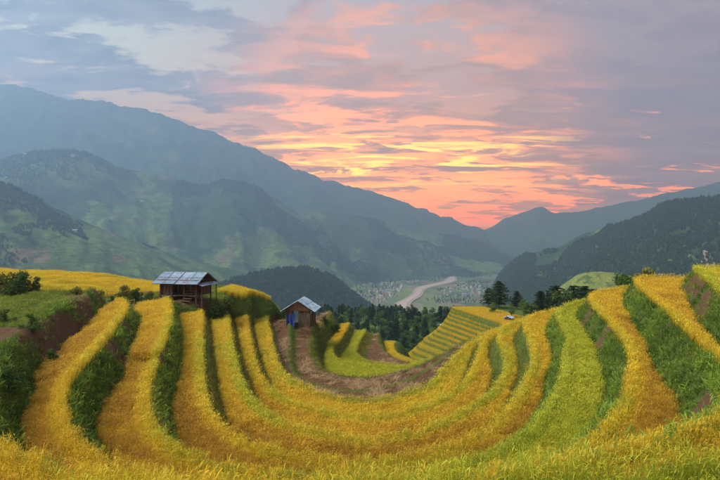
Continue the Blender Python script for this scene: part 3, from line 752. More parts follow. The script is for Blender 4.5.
HILLS = {}
def ridge(name, crest, Wf, Wb, foot, mat, p=1.35, amp=.16, lam=500.0, rough=.010, ns=260, nt=110, seed=0, nmix=.4, taper=(1.0, 1.0)):
    c = np.array(crest, float)
    c3 = np.stack([(c[:, 0] - U0) / F * c[:, 2], c[:, 2], (VH - c[:, 1]) / F * c[:, 2]], -1)
    cc = catmull(c3, 5.0)
    L = np.concatenate([[0], np.cumsum(np.linalg.norm(np.diff(cc[:, :2], axis=0), axis=1))])
    s = np.linspace(0, L[-1], ns); cr = np.stack([np.interp(s, L, cc[:, i]) for i in range(3)], -1)
    d = np.hypot(cr[:, 0], cr[:, 1]); rad = cr[:, :2] / d[:, None]
    tng = np.gradient(cr[:, :2], axis=0); tng /= np.linalg.norm(tng, axis=1)[:, None] + 1e-9
    nrm = np.stack([tng[:, 1], -tng[:, 0]], -1)
    sgn = np.sign((nrm * -rad).sum(1)); nrm *= sgn[:, None]
    fr = (1 - nmix) * -rad + nmix * nrm; k = 41
    pad_ = np.pad(fr, ((k // 2, k // 2), (0, 0)), 'edge'); fr = np.stack([np.convolve(pad_[:, i], np.ones(k) / k, 'valid') for i in range(2)], -1); fr /= np.linalg.norm(fr, axis=1)[:, None]
    t = np.concatenate([-np.linspace(1, 0, nt // 4, endpoint=False), np.linspace(0, 1, nt) ** 1.3])
    T, S = np.meshgrid(t, np.arange(ns))
    off = np.where(T > 0, T * Wf * (taper[0] + (taper[1] - taper[0]) * S / (ns - 1)), T * Wb)
    PX = cr[S, 0] + fr[S, 0] * off; PY = cr[S, 1] + fr[S, 1] * off
    H = cr[S, 2] - foot
    prof = np.where(T > 0, (1 - np.abs(T)) ** p, (1 - np.abs(T)) ** 1.2)
    # spurs and gullies running down from the crest
    sp = fbm(s[S] / lam + seed * 7.7, np.abs(T) * 1.4 + seed, 5, .55); sp = 1 - 2 * np.abs(sp - .5) * 1.6
    ba = fbm(PX / (lam * .9) + seed, PY / (lam * .9), 6, .55) - .5
    env = sst(0.0, .28, np.abs(T)) * (1 - .6 * sst(.6, 1, np.abs(T)))
    PZ = foot + H * prof + amp * np.abs(H) * env * ((sp - .55) * 1.0 + ba * 1.3)
    PZ = PZ + rough * d[S] * (fbm(PX / (lam * .12), PY / (lam * .12), 4, .6) - .5)
    HILLS[name] = (PX, PY, PZ)
    return tag(grid_mesh(name, PX, PY, PZ, mat), kind='structure')

FO, FI = (0.035, 0.065, 0.028), (0.11, 0.17, 0.045)
M_hA = hill_mat('hill_far', (0.04, 0.07, 0.03), (0.10, 0.15, 0.05), .60, .6)
M_hB = hill_mat('hill_mid', FO, FI, .53, 1.0)
M_hC = hill_mat('hill_near_left', (0.04, 0.08, 0.03), (0.10, 0.155, 0.05), .47, 1.5)
M_hE = hill_mat('hill_forest', (0.028, 0.06, 0.025), (0.10, 0.15, 0.04), .60, 1.2)
ridge('far_mountain', [(-260, 60, 4200), (-120, 68, 4200), (0, 84, 4250), (30, 88, 4280), (60, 97, 4300), (100, 101, 4330), (130, 108, 4360), (165, 116, 4400), (200, 128, 4450), (240, 143, 4500), (262, 152, 4530), (290, 166, 4570), (330, 181, 4630), (370, 191, 4700), (400, 201, 4760), (440, 215, 4830), (480, 229, 4920), (540, 238, 5040)], 2300, 350, -262, M_hA, 1.3, .13, 700, .015, 420, 140, 1, taper=(1.0, .5))
ridge('middle_hill', [(-220, 150, 2500), (-80, 165, 2500), (0, 160, 2500), (30, 153, 2550), (70, 150, 2600), (100, 158, 2700), (130, 170, 2800), (165, 175, 2900), (200, 185, 3000), (225, 180, 3050), (250, 184, 3100), (275, 198, 3200), (295, 211, 3300), (320, 211, 3500), (350, 215, 3600), (380, 221, 3700), (420, 232, 3850), (460, 237, 4000), (490, 246, 4150), (520, 259, 4300)], 1250, 1000, -262, M_hB, 1.15, .20, 420, .007, 340, 140, 2, taper=(1.0, .6))
ridge('cultivated_hill', [(-200, 120, 1250), (-80, 155, 1300), (0, 181, 1400), (30, 194, 1450), (60, 210, 1500), (100, 228, 1600), (150, 247, 1750), (200, 262, 1900), (250, 272, 2050), (300, 284, 2200), (350, 297, 2350)], 800, 700, -264, M_hC, 1.1, .14, 300, .006, 260, 120, 3)
ridge('wooded_foothill', [(150, 330, 1150), (190, 300, 1200), (225, 284, 1250), (260, 274, 1300), (300, 269, 1350), (330, 277, 1420), (350, 292, 1500), (372, 312, 1600)], 420, 400, -266, M_hE, 1.0, .10, 200, .006, 160, 70, 4)
ridge('distant_peak', [(430, 246, 5040), (470, 236, 5000), (490, 227, 4920), (510, 217, 4850), (525, 212, 4780), (540, 207, 4700), (552, 212, 4670), (575, 212, 4580), (600, 207, 4500), (640, 200, 4400), (680, 190, 4300), (720, 182, 4200), (800, 165, 4100), (960, 150, 4000)], 1700, 350, -263, M_hA, 1.2, .12, 600, .007, 280, 110, 5, taper=(.35, 1.0))
ridge('forested_hill', [(486, 306, 2450), (492, 290, 2350), (500, 275, 2250), (512, 263, 2150), (530, 253, 2050), (555, 249, 1950), (580, 236, 1850), (600, 229, 1750), (625, 223, 1650), (650, 213, 1580), (665, 204, 1530), (690, 201, 1450), (720, 197, 1380), (800, 182, 1250), (960, 160, 1150)], 850, 800, -265, M_hE, 1.05, .15, 330, .004, 280, 120, 6, .05)
M_hF = hill_mat('hill_meadow', (0.05, 0.09, 0.03), (0.15, 0.19, 0.05), .38, 5.0)
ridge('meadow_spur', [(520, 330, 760), (545, 300, 720), (565, 283, 690), (582, 273.5, 670), (600, 271.5, 660), (625, 275, 650), (660, 283, 640), (720, 300, 620)], 220, 260, -180, M_hF, .9, .06, 150, .002, 120, 60, 8)
# the bare landslip on the forested hill
M_scar = simple_mat('bare_earth', (0.28, 0.19, 0.15), (0.38, 0.28, 0.23), .02, .95)
PXs, PYs, PZs = HILLS['forested_hill']
uu = U0 + PXs / PYs * F; vv = VH - PZs / PYs * F
scv, scf, ids = [], [], {}
def scar_in(u, v):
    return (v > 246) & (v < 272) & (np.abs(u - (701 + (v - 246) * .45)) < 1.0 + (v - 246) * .42 + 1.6 * np.sin(v * 1.7))
ins = scar_in(uu, vv) & (np.arange(PXs.shape[1])[None, :] > 30)
for i in range(PXs.shape[0] - 1):
    for j in range(28, PXs.shape[1] - 1):
        if ins[i, j] and ins[i + 1, j] and ins[i, j + 1]:
            q = []
            for a_, b_ in ((i, j), (i + 1, j), (i + 1, j + 1), (i, j + 1)):
                if (a_, b_) not in ids: ids[(a_, b_)] = len(scv); scv.append((PXs[a_, b_], PYs[a_, b_], PZs[a_, b_] + 2.5))
                q.append(ids[(a_, b_)])
            scf.append(q)
if scf: tag(mesh_obj('landslip', scv, scf, M_scar, smooth=True), kind='structure')

# ------------------------------------------------------------------ trees
def leaf_cloud(blobs, n, size, rnd, flat=.6):
    V, Fc = [], []
    tot = sum(b[3] ** 2 for b in blobs)
    for (bx_, by_, bz_, r, sq) in blobs:
        for i in range(max(6, int(n * r * r / tot))):
            v = Vector((rnd.gauss(0, 1), rnd.gauss(0, 1), rnd.gauss(0, 1))).normalized() * r * rnd.uniform(.55, 1.08)
            p = Vector((bx_ + v.x, by_ + v.y, bz_ + v.z * sq)); nrm_ = (v + Vector((rnd.gauss(0, .5), rnd.gauss(0, .5), rnd.gauss(0, .5) + .2)) * r).normalized()
            t1 = nrm_.orthogonal().normalized(); t1.rotate(Matrix.Rotation(rnd.uniform(0, 6.28), 3, nrm_)); t2 = nrm_.cross(t1)
            s_ = size * rnd.uniform(.6, 1.3); k = len(V)
            V += [p - t1 * s_, p - t2 * s_ * flat + nrm_ * s_ * .15, p + t1 * s_, p + t2 * s_ * flat + nrm_ * s_ * .15]; Fc.append((k, k + 1, k + 2, k + 3))
    return V, Fc
def trunk_mesh(h, r, limbs, rnd, sides=6):
    V, Fc = [], []
    def tube(a, b, ra, rb):
        ax = (b - a).normalized(); t1 = ax.orthogonal().normalized(); t2 = ax.cross(t1); k = len(V)
        for p, q in ((a, ra), (b, rb)):
            for i in range(sides):
                an = i / sides * 6.2832; V.append(p + t1 * math.cos(an) * q + t2 * math.sin(an) * q)
        for i in range(sides): Fc.append((k + i, k + (i + 1) % sides, k + sides + (i + 1) % sides, k + sides + i))
    pts = [Vector((0, 0, -.5))]
    for i in range(1, 5): pts.append(Vector((rnd.gauss(0, .02 * h), rnd.gauss(0, .02 * h), h * i / 4)))
    for i in range(4): tube(pts[i], pts[i + 1], r * (1 - .22 * i), r * (1 - .22 * (i + 1)))
    for (z0, x1, y1, z1) in limbs:
        j = min(3, int(z0 / h * 4)); f_ = z0 / h * 4 - j; base = pts[j].lerp(pts[j + 1], f_); tube(base, Vector((x1, y1, z1)), r * .4, r * .12)
    return V, Fc
def make_pine(h, seed, spread=.24):
    rnd = random.Random(seed); V, Fc = [], []; limbs = []
    z = h * .16; 
    while z < h * .98:
        q = (z - h * .16) / (h * .84); rad = h * spread * (1 - q) ** .62 * min(1, .55 + 2.2 * q) * rnd.uniform(.75, 1.2) + h * .02
        nb = 5 + int(4 * (1 - q)); a0 = rnd.uniform(0, 6.28)
        for i in range(nb):
            az = a0 + i / nb * 6.283 + rnd.gauss(0, .25); Lb = rad * rnd.uniform(.65, 1.15); dx, dy = math.cos(az), math.sin(az)
            if i % 3 == 0 and q < .8: limbs.append((z, dx * Lb * .8, dy * Lb * .8, z + Lb * .12))
            for j in range(5):
                t = (j + .6) / 5; c = Vector((dx * Lb * t, dy * Lb * t, z + Lb * (.22 * t - .28 * t * t) + rnd.gauss(0, .012 * h)))
                s_ = h * .040 * rnd.uniform(.7, 1.35) * (1.15 - .4 * t)
                for w_ in range(3):
                    ax = Vector((dx, dy, rnd.gauss(.15, .35))).normalized(); sd_ = Vector((-dy + rnd.gauss(0, .5), dx + rnd.gauss(0, .5), rnd.gauss(0, .7))).normalized(); k = len(V)
                    V += [c - ax * s_ * 1.2, c + sd_ * s_ * .75, c + ax * s_ * 1.5, c - sd_ * s_ * .75]; Fc.append((k, k + 1, k + 2, k + 3))
        z += h * .052 * rnd.uniform(.8, 1.25)
    return V, Fc, limbs, rnd
def pine(h, seed, spread=.24, crown=M_pine):
    V, Fc, limbs, rnd = make_pine(h, seed, spread)
    r = empty('pine_tree', (0, 0, 0))
    tv, tf = trunk_mesh(h * .97, h * .022, limbs, rnd); mesh_obj('trunk', tv, tf, M_bark, r); mesh_obj('crown', V, Fc, crown, r); return r
def broadleaf(h, seed, mat=M_broad, name='broadleaf_tree', n=1500, leaf=.028, low=.25, wide=.36, fat=1.0):
    rnd = random.Random(seed); blobs, limbs = [], []
    for i in range(13):
        az = rnd.uniform(0, 6.28); q = rnd.random() ** .7; z = h * (low + .12 + (.86 - low) * rnd.random()); rad = h * wide * math.sin(math.pi * min(.95, max(.12, (z / h - low) / (1.05 - low)))) * q
        b = (math.cos(az) * rad, math.sin(az) * rad, z, h * rnd.uniform(.10, .17), .8); blobs.append((*b[:3], b[3] * fat, b[4])); limbs.append((h * rnd.uniform(.2, .55), b[0], b[1], b[2]))
    r = empty(name, (0, 0, 0)); V, Fc = leaf_cloud(blobs, n, h * leaf, rnd)
    tv, tf = trunk_mesh(h * .72, h * .028, limbs, rnd); mesh_obj('trunk', tv, tf, M_bark, r); mesh_obj('crown', V, Fc, mat, r); return r
def put(proto, loc, rz, s, used, label, cat, group=None, sq=1.0):
    o = proto if not used.get(proto.name) else copy_tree(proto)
    used[proto.name] = 1
    o.location = loc; o.rotation_euler.z = rz; o.scale = (s * sq, s * sq, s); tag(o, label, cat, group)
    return o
used = {}
def mh(x, y):
    z = float(mid_height(np.array([x]), np.array([y]))[0])
    if 6 < x < 62 and 98 < y < 170: z = max(z - 2, float(kbil(KZZ, np.array([x]), np.array([y]))[0]))
    return z
# single trees on the shoulder behind the right-hand crest: (u, v of top, v of foot, distance)
big_pines = [(499, 281.5, 318, 150, 'tallest dark pine, with a broad crown, behind the blue-roofed shed', .64), (489, 288, 316, 154, 'dark pine leaning against the tallest pine, on its side towards the river', .58),
             (517, 291, 319, 148, 'shorter pine beside the tallest one, on its side away from the river', .58),
             (541, 291, 312, 132, 'dark slim pine at the end of the pine row facing the tallest pine', .5), (549, 292, 312, 136, 'second dark pine of the row behind the golden crest', .5), (556, 284, 310, 130, 'tallest of the pines in the row behind the golden crest', .5),
             (574, 285.5, 308, 126, 'bushy dark pine in the row, beside the round green tree', .6), (585, 286, 306, 124, 'dark pine towards the meadow end of the row', .55), (594, 288, 305, 122, 'last small pine of the row, below the bright meadow', .6)]
for i, (u, vt, vb, d, lab, spd) in enumerate(big_pines):
    x = (u - U0) / F * d; top = (VH - vt) / F * d; base = min(mh(x, d), top - 5)
    h = top - base; base = min(base, top - h); o = pine(h, 100 + i, spd); put(o, (x, d, base), random.uniform(0, 6), 1, used, lab, 'tree', 'pines behind the crest')
for i, (u, vt, d, lab) in enumerate(((563, 291, 118, 'rounded bright green broadleaf tree among the dark pines'), (530, 303, 124, 'small dark leafy tree between the two groups of pines'), (512, 304, 132, 'low leafy tree beside the blue-roofed shed'), (524, 300, 136, 'dense dark tree between the pines and the row behind the crest'), (493, 303, 140, 'leafy dark tree at the foot of the tallest pine'))):
    x = (u - U0) / F * d; top = (VH - vt) / F * d; base = mh(x, d); base = min(base, top - 3.5)
    o = broadleaf(top - base, 140 + i, M_broad if i == 0 else M_bush); put(o, (x, d, base), 1.0 * i, 1, used, lab, 'tree')
for i, (u, vt, d, mat, lab) in enumerate(((630, 273.5, 58, M_bush, 'dark green bush behind the crest, beside the olive one'), (643, 270.5, 57, M_olive, 'olive-brown bush sticking up behind the golden crest'), (622, 277, 60, M_bush, 'low green bush behind the crest at the end of the golden strip'))):
    x = (u - U0) / F * d; top = (VH - vt) / F * d; h = 3.6
    o = broadleaf(h, 150 + i, mat, 'bush', 2200, .035, .0, .5, 1.4); put(o, (x, d, top - h), 1.3 * i, 1, used, lab, 'bush')
# the pine wood on the lower slope: every tree its own object
protos = [pine(10, 200 + i, .27 + .025 * i) for i in range(5)] + [broadleaf(8.5, 210 + i, M_bush if i else M_broad, n=1100, leaf=.034) for i in range(3)]
for q in protos: q.location = (0, 300, -70)
cnt = 0; tries = 0; placed = []
while cnt < 290 and tries < 14000:
    tries += 1
    u = random.uniform(318, 487); d = random.uniform(205, 400)
    x = (u - U0) / F * d; z = mh(x, d); v = VH - z / F * d
    meadow = u > 384 and v > 309 + max(0, 430 - u) * .42
    if meadow: continue
    if d > 355 and random.random() < .6: continue
    if any((x - a_) ** 2 + (d - b_) ** 2 < 7.5 for a_, b_ in placed): continue
    h_need = (VH - 305.5 + random.gauss(0, 2.2)) / F * d - z
    i = random.choices(range(8), [5, 5, 4, 4, 4, 4, 4, 4])[0]
    s_ = random.uniform(.75, 1.25)
    H = (10 if i < 5 else 8.5) * s_
    if H > h_need: s_ *= h_need / H
    if s_ < .35: continue
    zone = 'behind the small plank hut' if u < 362 else 'between the hut and the grassy clearing' if u < 398 else 'above the grassy clearing' if u < 440 else 'behind the striped spur'
    size = 'tall' if s_ > .95 else 'short'
    lab = f'{size} dark conifer in the wood {zone}' if i < 5 else f'{size} round-headed broadleaf tree in the wood {zone}'
    put(protos[i], (x, d, z - .2), random.uniform(0, 6.28), s_, used, lab, 'tree', f'{size} conifers {zone}' if i < 5 else f'{size} broadleaf trees {zone}', random.uniform(.9, 1.15))
    placed.append((x, d)); cnt += 1
print('wood trees', cnt)

# shrubs on the left ridge
shr = [broadleaf(1.6, 300 + i, (M_bush, M_broad, M_bush, M_olive)[i], 'shrub', 1700, .04, -.05, .5, 1.5) for i in range(4)]
for q in shr: q.location = (-25, 40, -6)
def nh(x, y): return float(bilin(HZ, np.array([x]), np.array([y]))[0])
hedge = [(16, 35.5)] + [(-40 + 6.4 * i + random.uniform(-3, 3), 35 + .07 * max(0, -40 + 6.4 * i) + random.uniform(0, 3.5)) for i in range(31)]
for i, (u, d) in enumerate(hedge):
    x = (u - U0) / F * d; s_ = random.uniform(.65, 1.05) * (.85 if u > 90 else 1.0)
    if u == 16: s_ = 1.15
    lab = 'large dark shrub, biggest of the hedge before the ridge field' if u == 16 else 'leafy shrub in the hedge before the golden ridge field'
    put(shr[i % 4], (x, d, nh(x, d) - .1), random.uniform(0, 6.28), s_, used, lab, 'shrub', 'hedge shrubs')
for i, (u, v, z, s_, lab) in enumerate(((5, 322, -4.2, .5, 'low weedy shrub on the slope above the bare hollow'), (48, 336, -4.2, .5, 'green shrub on the near lip of the bare hollow'), (8, 372, -4.2, .55, 'spreading shrub at the foot of the weedy slope'), (30, 330, -4.2, .5, 'small shrub beside the footpath hollow'))):
    x, d = unp(u, v, z); put(shr[(i * 2) % 3], (x, d, nh(x, d) - .1), i * 1.1, s_, used, lab, 'shrub')
o = broadleaf(2.6, 320, M_bush, 'bush', 2200, .034, -.05, .42, 1.4); put(o, (-13.6, 50.6, nh(-13.6, 50.6) - .1), 0, 1, used, 'dark round bush standing beside the stilt hut', 'bush')
o = broadleaf(1.7, 321, M_olive, 'bush', 1400, .04, .0, .5, 1.4); put(o, (-13.3, 52.6, nh(-13.3, 52.6) - .1), 0, 1, used, 'yellow-green bush tucked behind the dark bush by the stilt hut', 'bush')
for i, (x, d, s_, lab) in enumerate(((-9.5, 63.5, 1.3, 'scrubby bush on the bank behind the small hut'), (-4.6, 67.5, .7, 'green bush behind the small hut, by the tall grass bank'), (-3.2, 69, 1.0, 'low bush at the head of the tall grass bank'))):
    put(shr[i % 3], (x, d, nh(x, d) - .1), i, s_, used, lab, 'bush')

# ------------------------------------------------------------------ forests on the far hills
C_far = coll('far_trees')
for v in range(4):
    rnd = random.Random(60 + v); bl = [(rnd.gauss(0, .16), rnd.gauss(0, .16), .35 + .16 * i, .34 - .05 * i, 1.0) for i in range(4)]
    V, Fc = leaf_cloud(bl, 46, .19, rnd, .9); ob = mesh_obj('far_tree', V, Fc, crown_mat('far_leaves', (0.022, 0.05, 0.022), (0.055, 0.095, 0.035)), link=False); C_far.objects.link(ob)
def forest(hill, n, jmin, thr, lab, hmin=8, hmax=14, lam=260.0):
    PX, PY, PZ = HILLS[hill]; ns_, nt_ = PX.shape
    i = rng.uniform(0, ns_ - 1.01, n); j = rng.uniform(jmin, nt_ - 1.01, n); a = i.astype(int); b = j.astype(int); fx = i - a; fy = j - b
    def bl(A): return (A[a, b] * (1 - fx) + A[a + 1, b] * fx) * (1 - fy) + (A[a, b + 1] * (1 - fx) + A[a + 1, b + 1] * fx) * fy
    x, y, z = bl(PX), bl(PY), bl(PZ)
    m = (np.abs(x / y) < .85) & (z > ZV) & (fbm(x / lam + 3, y / lam + 5, 4) > thr)
    h = rng.uniform(hmin, hmax, n)
    o = scatter('hill_forest', np.stack([x, y, z - 1], -1)[m], np.stack([h * .62, h * .62, h], -1)[m], np.full(m.sum(), .5), C_far, .05)
    tag(o, lab, 'forest', None, 'stuff')
forest('forested_hill', 26000, 20, .36, 'dense dark forest covering the right-hand hill')
forest('middle_hill', 52000, 24, .54, 'patchy woods on the hazy middle hills', 7, 13, 380)
forest('cultivated_hill', 42000, 20, .585, 'tree belts between the green fields of the left slope', 4, 8, 200)
forest('wooded_foothill', 9000, 12, .30, 'dark wood on the low foothill behind the small hut')
vxr = rng.uniform(-500, 1100, 5200); vyr = rng.uniform(1750, 4200, 5200)
vm = (fbm(vxr / 130, vyr / 130, 4) > .53) & (np.min(np.hypot(rc[None, :, 0] - vxr[:, None], rc[None, :, 1] - vyr[:, None]), axis=1) > 60)
vh = rng.uniform(6, 11, 5200)
tag(scatter('valley_trees', np.stack([vxr, vyr, np.full(5200, ZV - 1.5)], -1)[vm], np.stack([vh * .7, vh * .7, vh], -1)[vm], np.full(vm.sum(), .5), C_far, .05), 'scattered trees among the fields and houses of the valley floor', 'trees', None, 'stuff')
forest('meadow_spur', 2600, 4, .53, 'scattered trees round the bright meadow', 5, 9, 90)

# ------------------------------------------------------------------ huts
def box(V, Fc, c, s, rot=None):
    k = len(V)
    for dz in (-1, 1):
        for dx, dy in ((-1, -1), (1, -1), (1, 1), (-1, 1)):
            v = Vector((dx * s[0] / 2, dy * s[1] / 2, dz * s[2] / 2))
            if rot: v = rot @ v
            V.append(Vector(c) + v)
    Fc += [(k, k + 3, k + 2, k + 1), (k + 4, k + 5, k + 6, k + 7)] + [(k + i, k + (i + 1) % 4, k + 4 + (i + 1) % 4, k + 4 + i) for i in range(4)]
def bpart(name, mat, parent, *boxes):
    V, Fc = [], []
    for b in boxes: box(V, Fc, *b)
    return mesh_obj(name, V, Fc, mat, parent)
def pole(name, mat, parent, a, b, r, sides=7):
    a, b = Vector(a), Vector(b); ax = (b - a).normalized(); t1 = ax.orthogonal().normalized(); t2 = ax.cross(t1); V, Fc = [], []
    for p in (a, b):
        for i in range(sides): an = i / sides * 6.2832; V.append(p + t1 * math.cos(an) * r + t2 * math.sin(an) * r)
    for i in range(sides): Fc.append((i, (i + 1) % sides, sides + (i + 1) % sides, sides + i))
    Fc += [tuple(range(sides))[::-1], tuple(range(sides, 2 * sides))]
    return mesh_obj(name, V, Fc, mat, parent)
def sheet(parent, mat, o, ux, uy, w, l, waves=9, th=.012):
    """corrugated roof sheet: o corner, ux across (corrugations), uy down the slope"""
    ux, uy = Vector(ux).normalized(), Vector(uy).normalized(); nz = ux.cross(uy); nz = nz if nz.z > 0 else -nz
    V, Fc = [], []; n = waves * 4; o = Vector(o)
    for lay in (0, 1):
        for r_ in range(2):
            for i in range(n + 1):
                V.append(o + ux * w * i / n + uy * l * r_ + nz * (.022 * math.sin(i / 4 * 2 * math.pi) + (th if lay else 0) + random.uniform(0, .004)))
    m_ = n + 1
    for i in range(n):
        Fc.append((2 * m_ + i, 2 * m_ + i + 1, 3 * m_ + i + 1, 3 * m_ + i)); Fc.append((i, m_ + i, m_ + i + 1, i + 1))
        Fc.append((m_ + i, 3 * m_ + i, 3 * m_ + i + 1, m_ + i + 1)); Fc.append((i, i + 1, 2 * m_ + i + 1, 2 * m_ + i))
    Fc += [(0, 2 * m_, 3 * m_, m_), (n, m_ + n, 3 * m_ + n, 2 * m_ + n)]
    return mesh_obj('roof_sheet', V, Fc, mat, parent)
def gable_roof(h, mat, L, D, ze, zr, cols, rows, over=.25, rnd=random.Random(3)):
    """ridge along local X, eaves at y=+-D"""
    for sgn in (-1, 1):
        sl = Vector((0, sgn * D, ze - zr)); tot = sl.length; dn = sl.normalized()
        for q in range(7):
            c_ = Vector((0, 0, zr)) + dn * (tot * (q + .5) / 7) - Vector((0, 0, .03)); bpart('roof_batten', M_wood, h, (c_, (L - .1, tot / 7 - .02, .03), Matrix.Rotation(-sgn * math.atan2(zr - ze, D), 3, 'X')))
        for c in range(cols):
            for r_ in range(rows):
                w = L / cols; l = tot / rows
                o = Vector((-L / 2 + c * w - .03, 0, zr)) + dn * (l * r_ - (.06 if r_ else 0)) + Vector((0, 0, .03 * (rows - r_) + .014 * (c % 2) + rnd.uniform(0, .012)))
                sheet(h, mat, o + Vector((.05, 0, 0)), (1, 0, 0), dn + Vector((rnd.gauss(0, .01), 0, 0)), w - .09, l - (.07 if r_ == 0 else 0) + (.12 if r_ == rows - 1 else 0), 8)

# stilt hut with the grey sheet roof on the ridge
hx, hy = -17.3, 51.0; hz = nh(hx, hy) - .12
h1 = empty('stilt_hut', (hx, hy, hz), R(-13)); h1.scale = (.95, .95, .86); tag(h1, 'old timber stilt hut with a grey sheet-metal roof on the ridge', 'hut')
L1, D1, ZE, ZR = 5.2, 2.05, 1.95, 3.05
gable_roof(h1, M_tin, L1, D1, ZE, ZR, 4, 2)
for px in (-2.0, -.65, .7, 2.05):
    for py in (-1.45, 1.45):
        pole('post', M_wood, h1, (px, py, -.5), (px + random.gauss(0, .03), py, ZE + .42), .075)
for py in (-1.45, 1.45): bpart('wall_plate', M_wood, h1, ((0, py, ZE + .36), (4.7, .11, .11)))
pole('ridge_beam', M_wood, h1, (-2.55, 0, ZR - .08), (2.55, 0, ZR - .08), .06)
for px in (-2.45, -1.2, 0, 1.2, 2.45):
    for sg in (-1, 1): pole('rafter', M_wood, h1, (px, 0, ZR - .06), (px, sg * D1 * .97, ZE - .02), .04, 5)
for i in range(9): bpart('floor_plank', M_plank, h1, ((.02, -1.42 + i * .355, .62 + .006 * (i % 2)), (4.4, .33, .05)))
for i in range(11):      # plank wall of the closed left bays and the back
    if i < 4: bpart('wall_plank', M_plank, h1, ((-1.96 + i * .37, -1.38 + .012 * (i % 2), 1.22 + random.uniform(-.04, .04)), (.34, .035, 1.16)))
    bpart('wall_plank', M_plank, h1, ((-1.96 + i * .37, 1.38 + .012 * (i % 2), 1.45), (.34, .035, 1.62)))
for i in range(7): bpart('wall_plank', M_plank, h1, ((-2.06, -1.2 + i * .4, 1.4), (.035, .37, 1.5)))
for i in range(4): bpart('wall_plank', M_plank, h1, ((1.98, .15 + i * .36, 1.35), (.035, .33, 1.4)))
for i in range(3): pole('rail', M_wood, h1, (.6, -1.5, .85 + .28 * i), (2.15, -1.5, .87 + .28 * i), .03, 5)
for i in range(3): pole('rail', M_wood, h1, (2.12, -1.5, .85 + .28 * i), (2.12, .1, .87 + .28 * i), .03, 5)
lt = (Vector((2.62, 0, 0)))
sheet(h1, M_tin, (2.1, -1.75, 1.98), (0, 1, 0), (1, 0, -.28), 3.2, .85, 10)
for py in (-1.6, 1.3): pole('porch_post', M_wood, h1, (2.78, py, -.5), (2.78, py, 1.78), .05)
bpart('tie_beam', M_wood, h1, ((2.1, 0, ZE + .34), (.1, 3.1, .1))); bpart('tie_beam', M_wood, h1, ((-2.06, 0, ZE + .345), (.1, 3.1, .1)))
bpart('step', M_wood, h1, ((1.3, -1.85, .34), (.9, .3, .06))); bpart('step', M_wood, h1, ((1.3, -2.15, .1), (.9, .3, .06)))

# small hut at the head of the bare beds
hx, hy = -6.9, 60.3; hz = nh(hx, hy) - .05
h2 = empty('field_hut', (hx, hy, hz), R(90 - 5)); tag(h2, 'small plank hut with a pale blue sheet roof beside the bare beds', 'hut')
ZE, ZR, D2, L2 = 1.95, 3.15, 1.95, 4.3
gable_roof(h2, M_tin2, L2, D2, ZE, ZR, 3, 2)
for px in (-1.75, 0, 1.7):
    for py in (-1.35, 1.35): pole('post', M_wood, h2, (px, py, -.6), (px, py, ZE + .35), .075)
for sg in (-1, 1): bpart('wall_plate', M_wood, h2, ((0, sg * 1.35, ZE + .3), (3.9, .1, .1)))
pole('ridge_beam', M_wood, h2, (-2.1, 0, ZR - .08), (2.1, 0, ZR - .08), .06)
for px in (-2.0, 0, 2.0):
    for sg in (-1, 1): pole('rafter', M_wood, h2, (px, 0, ZR - .06), (px, sg * D2 * .97, ZE - .02), .04, 5)
for i in range(8):       # gable boards, cut to the roof line
    y0 = -1.4 + i * .35; y1 = y0 + .33; top = lambda y: ZR - .16 - abs(y) * (ZR - ZE) / D2
    zb = ZE + .16; V = []
    for xo in (-1.80, -1.765):
        V += [Vector((xo, y0, zb)), Vector((xo, y1, zb)), Vector((xo, y1, max(zb + .03, top(y1)))), Vector((xo, y0, max(zb + .03, top(y0))))]
    mesh_obj('gable_board', V, [(0, 1, 2, 3), (7, 6, 5, 4), (0, 4, 5, 1), (1, 5, 6, 2), (2, 6, 7, 3), (3, 7, 4, 0)], M_gable, h2)
for i in range(8):
    if i not in (4, 5): bpart('wall_plank', M_plank, h2, ((-1.74 + .012 * (i % 2), -1.23 + i * .35, .95), (.035, .33, 2.1)))
for i in range(9): bpart('wall_plank', M_plank, h2, ((-1.5 + i * .38, -1.33 + .012 * (i % 2), .75 + random.uniform(-.05, .05)), (.3, .035, 1.5)))
for i in range(9): bpart('wall_plank', M_plank, h2, ((-1.5 + i * .38, 1.33 + .012 * (i % 2), .95), (.36, .035, 2.1)))
bpart('tie_beam', M_wood, h2, ((-1.84, 0, ZE + .12), (.1, 3.0, .1)))
# blue tarpaulin hung over the front corner of the hut
V, Fc = [], []; n_, m_ = 12, 9
for lay in (0, .025):
    for i in range(n_ + 1):
        for j in range(m_ + 1):
            a_ = i / n_; b_ = j / m_
            V.append((-2.0 - .45 * b_ ** 1.4 - .15 * math.sin(a_ * 13 + b_ * 2) * (.25 + b_) - lay, .35 + .85 * a_ + .15 * (a_ - .5) * b_, 1.62 - 1.5 * b_ + .09 * math.sin(a_ * 9) - .1 * a_ * a_))
k_ = (n_ + 1) * (m_ + 1)
for i in range(n_):
    for j in range(m_):
        a_ = i * (m_ + 1) + j; Fc.append((a_, a_ + 1, a_ + m_ + 2, a_ + m_ + 1)); Fc.append((k_ + a_, k_ + a_ + m_ + 1, k_ + a_ + m_ + 2, k_ + a_ + 1))
tp = mesh_obj('tarpaulin', V, Fc, M_tarp, smooth=True); tp.location = h2.location; tp.rotation_euler = h2.rotation_euler; tag(tp, 'dark blue tarpaulin hanging at the front of the small plank hut', 'tarpaulin')

